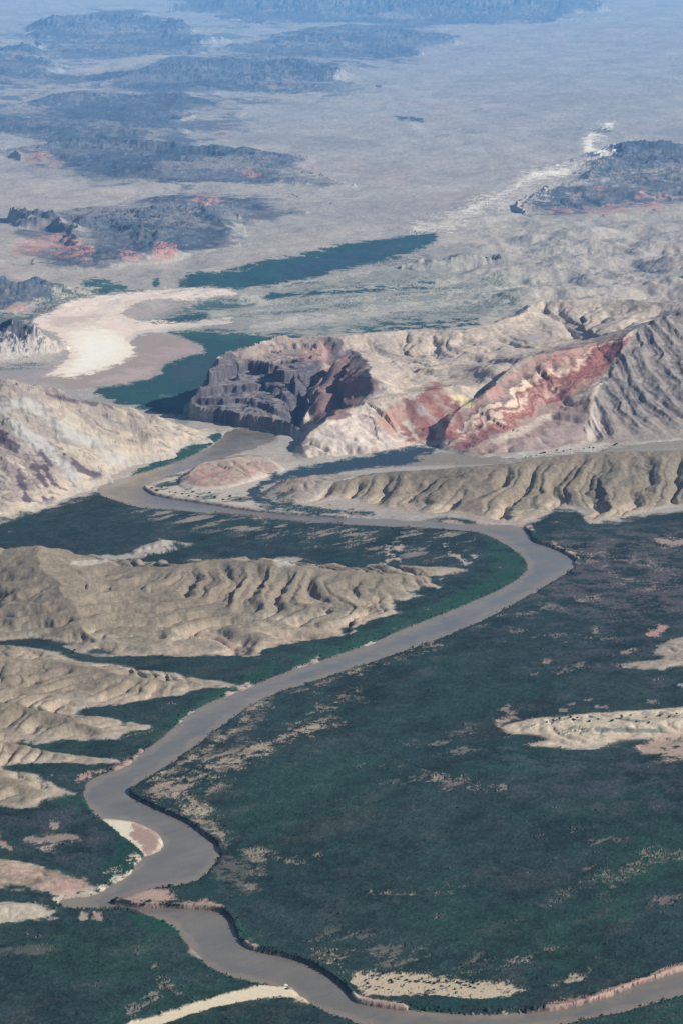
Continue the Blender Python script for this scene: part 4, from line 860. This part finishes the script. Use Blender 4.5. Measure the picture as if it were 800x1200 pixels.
# water: one level sheet over the river bed
WL = -2.2
rm = (cell(sd_riv) > -4.5)
sel = Q[rm.ravel()]
used, inv = np.unique(sel, return_inverse=True)
wv = P3[used].copy(); wv[:, 2] = WL
sdw = sd_riv.ravel()[used]; fl_w = smp(NB, X, Y, 1300, .87, (.3, .3), 3.2, .8).ravel()[used]; ns_w = n_sm.ravel()[used]
wc = np.ones((len(used), 3), f32)*rgb(.185, .166, .134)
wc = mixc(wc, ss(.2, 1.6, fl_w)*.6, (.225,.198,.155)); wc = mixc(wc, ss(.3, 1.6, -fl_w)*.6, (.150,.140,.122))
wc = mixc(wc, ss(7, .5, sdw+1.5*ns_w)*(1-cutw.ravel()[used])*.75, (.27,.215,.160))
tag(make_mesh('river', wv, inv.reshape(-1, 4), [M_water], None, wc.astype(f32)), 'silty grey-brown river winding through the whole valley', 'river', kind='structure')
# ------------------------------------------------------------------ single shrubs and vehicles
def ground_z(x, y):
    u, v = project(x, y, 0.0)
    ci = int(np.clip(np.searchsorted(uc, u), 1, NCOL-2)); ri = int(np.clip(np.searchsorted(-vr, -v), 1, NR-2))
    return float(Z[ri-1:ri+1, ci-1:ci+1].max())
def shrub_mesh(seed):
    r = np.random.default_rng(seed)
    vs, fs, cs = [], [], []
    for q in range(7):                                            # a crown of several leafy lumps
        a = r.uniform(0, 6.28); d = r.uniform(0, .75); rad = r.uniform(.45, .8)
        cx, cy, cz = d*math.cos(a), d*math.sin(a), r.uniform(.35, 1.0)
        for leaf in range(46):
            dv = r.normal(size=3); dv /= np.linalg.norm(dv)
            p = np.array([cx, cy, cz])+dv*rad*r.uniform(.75, 1.05)*np.array([1, 1, .8])
            p[2] = max(p[2], .05)
            t1 = np.cross(dv, r.normal(size=3)); t1 /= np.linalg.norm(t1); t2 = np.cross(dv, t1)
            s = r.uniform(.18, .32); b = len(vs)
            vs += [p+t1*s, p+t2*s, p-t1*s+dv*.1, p-t2*s]; fs.append((b, b+1, b+2, b+3))
            cs += [np.array([.035, .070, .050])*r.uniform(.6, 1.7)]*4
    return np.array(vs, f32), np.array(fs, np.int32), np.array(cs, f32)
protos = [shrub_mesh(50+i) for i in range(4)]
proto_me = []
def place_shrubs(spots, label, group, size):
    for k, (px, py) in enumerate(spots):
        j = k % 4
        if j >= len(proto_me):
            o = make_mesh('shrub', *protos[j][:2], [M_leaf], None, protos[j][2], smooth=False); proto_me.append(o.data)
        else:
            o = bpy.data.objects.new('shrub', proto_me[j]); root.objects.link(o)
        x, y, _ = at(px, py)
        o.location = (x, y, ground_z(x, y)-.1)
        s = size*random.uniform(.7, 1.3); o.scale = (s*random.uniform(.9, 1.4), s, s*random.uniform(.8, 1.1)); o.rotation_euler.z = random.uniform(0, 6.28)
        tag(o, label, 'shrub', group)
flat_spots = [(428,1149),(431,1153),(435,1144),(442,1148),(457,1150),(459,1152),(462,1147),(466,1148),(472,1156),(476,1149),(480,1151),(486,1150),(489,1151),(497,1151),(500,1152),(503,1152),(508,1153),(508,1160),(513,1151),(517,1156),(522,1149),(526,1156),(531,1150),(536,1152),(540,1153),(540,1158),(545,1155),(546,1151),(550,1157),(554,1152),(556,1158),(448,1158),(440,1160),(455,1160),(523,1151),(560,1154),(470,1145),(494,1148),(433,1157)]
place_shrubs(flat_spots, 'dark green shrub scattered on the tan sand flat at the bottom bend', 'shrubs on the tan sand flat', 1.7)
swell_spots = [(668,846),(672,848),(676,845),(700,850),(728,847),(738,846),(756,849),(772,848),(783,850),(792,846),(716,853),(640,852),(648,850),(655,847),(690,853),(745,855),(760,856)]
place_shrubs(swell_spots, 'dark shrub dotted on the cream sandy swell', 'shrubs on the cream swell', 2.2)
isl_spots = [(178,574),(184,577),(190,572),(199,578),(206,579),(214,580),(222,583),(232,584),(240,586),(252,583),(262,586),(210,566),(217,562),(246,578),(226,577),(270,582),(282,586)]
place_shrubs(isl_spots, 'dark bush on the pale sandy rim of the peninsula', 'bushes on the peninsula rim', 2.6)
wash_spots = [(615,530),(621,529),(633,526),(637,525),(652,522),(668,521),(690,519),(695,519),(719,516),(722,515),(628,528),(660,523),(684,520),(706,522)]
wash_spots = [(a, b+6) for a, b in wash_spots]
place_shrubs(wash_spots, 'green bush in the pale dry wash behind the grey badlands', 'bushes in the pale wash', 2.4)
place_shrubs([(262,539),(259,540)], 'dark tree clump on top of the pinkish peninsula knoll', 'trees on the peninsula knoll', 3.2)
place_shrubs([(86,766),(88,763)], 'lone dark bush at the head of the dark wedge below the tan hills', 'bushes at the head of the wedge', 2.6)
place_shrubs([(311,1150),(313,1153),(309,1154)], 'dark bush on the sand bar just left of the parked vehicles', 'bushes by the parked vehicles', 1.6)
# vehicles ----------------------------------------------------------
def loft(profile, hw, taper=None, bev=.0):
    """a body from a side profile (x,z), half width hw; upper points pulled in by taper"""
    n = len(profile); vs = []
    for s in (-1, 1):
        for (x, z) in profile:
            w = hw-(taper(z) if taper else 0)
            vs.append((x, s*w, z))
    fs = [tuple(range(n))[::-1], tuple(range(n, 2*n))]
    for i in range(n):
        j = (i+1) % n
        fs.append((i, j, n+j, n+i))
    return vs, fs
def pym(name, vs, fs, mat, parent=None, bevel=.04):
    me = bpy.data.meshes.new(name); me.from_pydata(vs, [], fs); me.materials.append(mat); me.update()
    import bmesh
    bm = bmesh.new(); bm.from_mesh(me); bmesh.ops.recalc_face_normals(bm, faces=bm.faces)
    if bevel:
        bmesh.ops.bevel(bm, geom=list(bm.edges), offset=bevel, segments=2, affect='EDGES', clamp_overlap=True)
    bm.to_mesh(me); bm.free()
    o = bpy.data.objects.new(name, me); root.objects.link(o); o.parent = parent
    return o
def cyl(cx, cy, cz, r, w, n=20):
    vs = []
    for s in (-w/2, w/2):
        for i in range(n):
            a = 2*math.pi*i/n; vs.append((cx+r*math.cos(a), cy+s, cz+r*math.sin(a)))
    fs = [tuple(range(n)), tuple(range(n, 2*n))[::-1]]
    for i in range(n): fs.append((i, (i+1) % n, n+(i+1) % n, n+i))
    return vs, fs
M_white = simple('white_paint', (.80,.80,.78), .35, 0, .5, .03); M_dark = simple('dark_paint', (.035,.037,.045), .35, 0, .5, .1)
M_glass = simple('window_glass', (.02,.025,.03), .08, 0, .6, .1); M_tyre = simple('rubber', (.02,.02,.02), .9); M_steel = simple('wheel_steel', (.45,.45,.46), .4, .8)
M_lampw = simple('headlamp_lens', (.75,.75,.72), .2); M_lampr = simple('tail_lamp_lens', (.35,.02,.02), .3); M_grey = simple('grey_trim', (.12,.12,.125), .6)
M_skiff = simple('aluminium_hull', (.62,.63,.64), .35, .4)
def wheels(par, xs, hw, r=.38):
    for x in xs:
        for s in (-1, 1):
            w = pym('wheel', *cyl(x, s*(hw-.11), r, r*.62, .25), M_steel, par, 0)
            pym('tyre', *[q for q in cyl(x, s*(hw-.12), r, r, .23)], M_tyre, w, .03)
def vehicle(name, label, cat, px, py, heading, paint, kind):
    x, y, _ = at(px, py)
    e = bpy.data.objects.new(name, None); root.objects.link(e)
    e.location = (x, y, ground_z(x, y)+.02); e.rotation_euler.z = math.radians(heading)
    tag(e, label, cat)
    if kind == 'pickup':
        hw = .98
        pym('body', *loft([(-2.75,.45),(-2.8,1.15),(-.75,1.18),(1.15,1.15),(2.55,1.05),(2.75,.9),(2.78,.45)], hw), paint, e, .06)
        cab = pym('cab', *loft([(-.75,1.18),(-.62,1.83),(.55,1.86),(1.2,1.16)], hw-.03, lambda z: (z-1.16)*.22), paint, e, .05)
        pym('windscreen', *loft([(.66,1.76),(1.14,1.22),(1.19,1.23),(.71,1.78)], hw-.16), M_glass, cab, 0)
        for s in (-1, 1):
            for (a, b) in ((-.55, -.02), (.08, .82)):
                vs = [(a, s*(hw-.045+.012), 1.27), (b, s*(hw-.045+.012), 1.27), (min(b, .55)-.04, s*(hw-.155+.012), 1.76), (a+.04, s*(hw-.155+.012), 1.76)]
                pym('window', vs, [(0,1,2,3)], M_glass, cab, 0)
        pym('bed', *loft([(-2.68,1.19),(-.86,1.19),(-.86,1.215),(-2.68,1.215)], hw-.14), M_grey, e, 0)
        xs = (1.75, -1.7)
    else:
        hw = 1.02
        pym('body', *loft([(-2.75,.45),(-2.78,2.35),(-2.6,2.5),(1.1,2.5),(1.75,2.3),(2.15,1.45),(2.75,1.2),(2.85,.9),(2.85,.45)], hw, lambda z: max(0, z-1.2)*.08), paint, e, .06)
        pym('windscreen', *loft([(1.82,2.2),(2.16,1.5),(2.2,1.5),(1.87,2.2)], hw-.16), M_glass, e, 0)
        for s in (-1, 1):
            for (a, b) in ((-2.5, -1.5), (-1.4, -.3), (-.2, .75), (.85, 1.65)):
                o_ = s*(hw-.06+.012); o2 = s*(hw-.092+.012)
                pym('window', [(a,o_,1.55),(b,o_,1.55),(b-.05,o2,2.15),(a+.05,o2,2.15)], [(0,1,2,3)], M_glass, e, 0)
        xs = (1.85, -1.75)
    pym('bumper', *loft([(2.72,.42),(2.92,.42),(2.92,.66),(2.72,.66)], hw-.02), M_grey, e, .03)
    pym('bumper', *loft([(-2.95,.42),(-2.74,.42),(-2.74,.64),(-2.95,.64)], hw-.02), M_grey, e, .03)
    for s in (-1, 1):
        pym('headlight', *[[(x_+2.79, y_*.16+s*.72, z_*.09+.82) for (x_, y_, z_) in [(0,-1,-1),(0,1,-1),(0,1,1),(0,-1,1),(.04,-1,-1),(.04,1,-1),(.04,1,1),(.04,-1,1)]], [(0,1,2,3),(4,5,6,7),(0,1,5,4),(1,2,6,5),(2,3,7,6),(3,0,4,7)]], M_lampw, e, 0)
        pym('tail_light', *[[(x_-2.83, y_*.08+s*.86, z_*.16+.9) for (x_, y_, z_) in [(0,-1,-1),(0,1,-1),(0,1,1),(0,-1,1),(.05,-1,-1),(.05,1,-1),(.05,1,1),(.05,-1,1)]], [(0,1,2,3),(4,5,6,7),(0,1,5,4),(1,2,6,5),(2,3,7,6),(3,0,4,7)]], M_lampr, e, 0)
    wheels(e, xs, hw)
    return e
vehicle('parked_van', 'white high van parked closest to the water on the sand bar', 'van', 335.0, 1153.2, 20, M_white, 'van')
vehicle('parked_pickup', 'white pickup truck parked at the right end of the group on the sand bar', 'pickup truck', 341.0, 1158.0, 160, M_white, 'pickup')
vehicle('parked_pickup', 'dark pickup truck parked beside the white pickup on the sand bar', 'pickup truck', 336.3, 1159.2, 155, M_dark, 'pickup')
# ------------------------------------------------------------------ haze: a bank of air from below the ground to above the aircraft
def haze():
    x0, x1, y0, y1, z0, z1 = -60000, 60000, -3000, 190000, -400, 1800
    vs = [(x, y, z) for z in (z0, z1) for y in (y0, y1) for x in (x0, x1)]
    fs = [(0,2,3,1),(4,5,7,6),(0,1,5,4),(2,6,7,3),(0,4,6,2),(1,3,7,5)]
    me = bpy.data.meshes.new('haze'); me.from_pydata(vs, [], fs); me.update()
    m = bpy.data.materials.new('blue_haze'); m.use_nodes = True; nt = m.node_tree
    nt.nodes.clear()
    out_ = nt.nodes.new('ShaderNodeOutputMaterial')
    ab = nt.nodes.new('ShaderNodeVolumeAbsorption'); em = nt.nodes.new('ShaderNodeEmission'); add = nt.nodes.new('ShaderNodeAddShader')  # emission stands in for sky light scattered by the haze
    sig = HAZE_SIGMA; air = HAZE_AIR
    D = max(sig)*1.25                                    # absorption coefficient = density * (1 - colour)
    ab.inputs['Color'].default_value = tuple(1-q/D for q in sig)+(1,)
    e = [sig[i]*air[i] for i in range(3)]; em_s = max(e)
    em.inputs['Color'].default_value = tuple(q/em_s for q in e)+(1,)
    geo = nt.nodes.new('ShaderNodeNewGeometry'); sx = nt.nodes.new('ShaderNodeSeparateXYZ'); mrn = nt.nodes.new('ShaderNodeMapRange')
    nt.links.new(geo.outputs['Position'], sx.inputs[0]); nt.links.new(sx.outputs['Y'], mrn.inputs[0])
    mrn.inputs[1].default_value = 4500; mrn.inputs[2].default_value = 20000; mrn.inputs[3].default_value = .36; mrn.inputs[4].default_value = 2.15
    for sh_, inp, k in ((ab, 'Density', D), (em, 'Strength', em_s)):
        mu = nt.nodes.new('ShaderNodeMath'); mu.operation = 'MULTIPLY'; mu.inputs[1].default_value = k
        nt.links.new(mrn.outputs[0], mu.inputs[0]); nt.links.new(mu.outputs[0], sh_.inputs[inp])
    nt.links.new(ab.outputs[0], add.inputs[0]); nt.links.new(em.outputs[0], add.inputs[1]); nt.links.new(add.outputs[0], out_.inputs['Volume'])
    try: m.volume_step_rate = .05
    except AttributeError: m.cycles.volume_step_rate = .05
    me.materials.append(m)
    o = bpy.data.objects.new('haze', me); root.objects.link(o)
    tag(o, 'thin blue haze filling the air over the whole valley', 'haze', kind='stuff')
    return o
HAZE_SIGMA = (1.5e-5, 1.7e-5, 2.2e-5); HAZE_AIR = (.25, .52, .82)
haze()
# ------------------------------------------------------------------ light, sky, camera
EL, AZ = math.radians(34), math.radians(100)            # sun height; bearing clockwise from straight ahead (+Y)
sd = Vector((math.sin(AZ)*math.cos(EL), math.cos(AZ)*math.cos(EL), math.sin(EL)))
L = bpy.data.lights.new('sun', 'SUN'); L.energy = 5.0; L.angle = math.radians(.5); L.color = (1.0, .95, .87)
so = bpy.data.objects.new('sun', L); root.objects.link(so); so.rotation_euler = sd.to_track_quat('Z', 'Y').to_euler()
w = bpy.data.worlds.new('World'); bpy.context.scene.world = w; w.use_nodes = True
nt = w.node_tree; bg = nt.nodes['Background']
sky = nt.nodes.new('ShaderNodeTexSky'); sky.sky_type = 'NISHITA'; sky.sun_disc = False; sky.sun_elevation = EL; sky.sun_rotation = AZ
sky.altitude = 800
nt.links.new(sky.outputs[0], bg.inputs['Color']); bg.inputs['Strength'].default_value = .065
cd = bpy.data.cameras.new('camera'); cam = bpy.data.objects.new('camera', cd); root.objects.link(cam)
cam.location = (0, 0, H); cam.rotation_euler = (math.pi/2-PITCH, 0, 0)
cd.sensor_fit = 'VERTICAL'; cd.sensor_height = 36; cd.sensor_width = 24; cd.lens = F/1200*36
cd.clip_start = 5; cd.clip_end = 400000
sc = bpy.context.scene
sc.camera = cam
sc.view_settings.view_transform = 'Standard'; sc.view_settings.look = 'None'; sc.view_settings.exposure = 0; sc.view_settings.gamma = 1
sc.render.engine = 'CYCLES'
sc.cycles.max_bounces = 3; sc.cycles.diffuse_bounces = 2; sc.cycles.glossy_bounces = 1; sc.cycles.volume_bounces = 0; sc.cycles.transparent_max_bounces = 4
sc.cycles.use_denoising = False
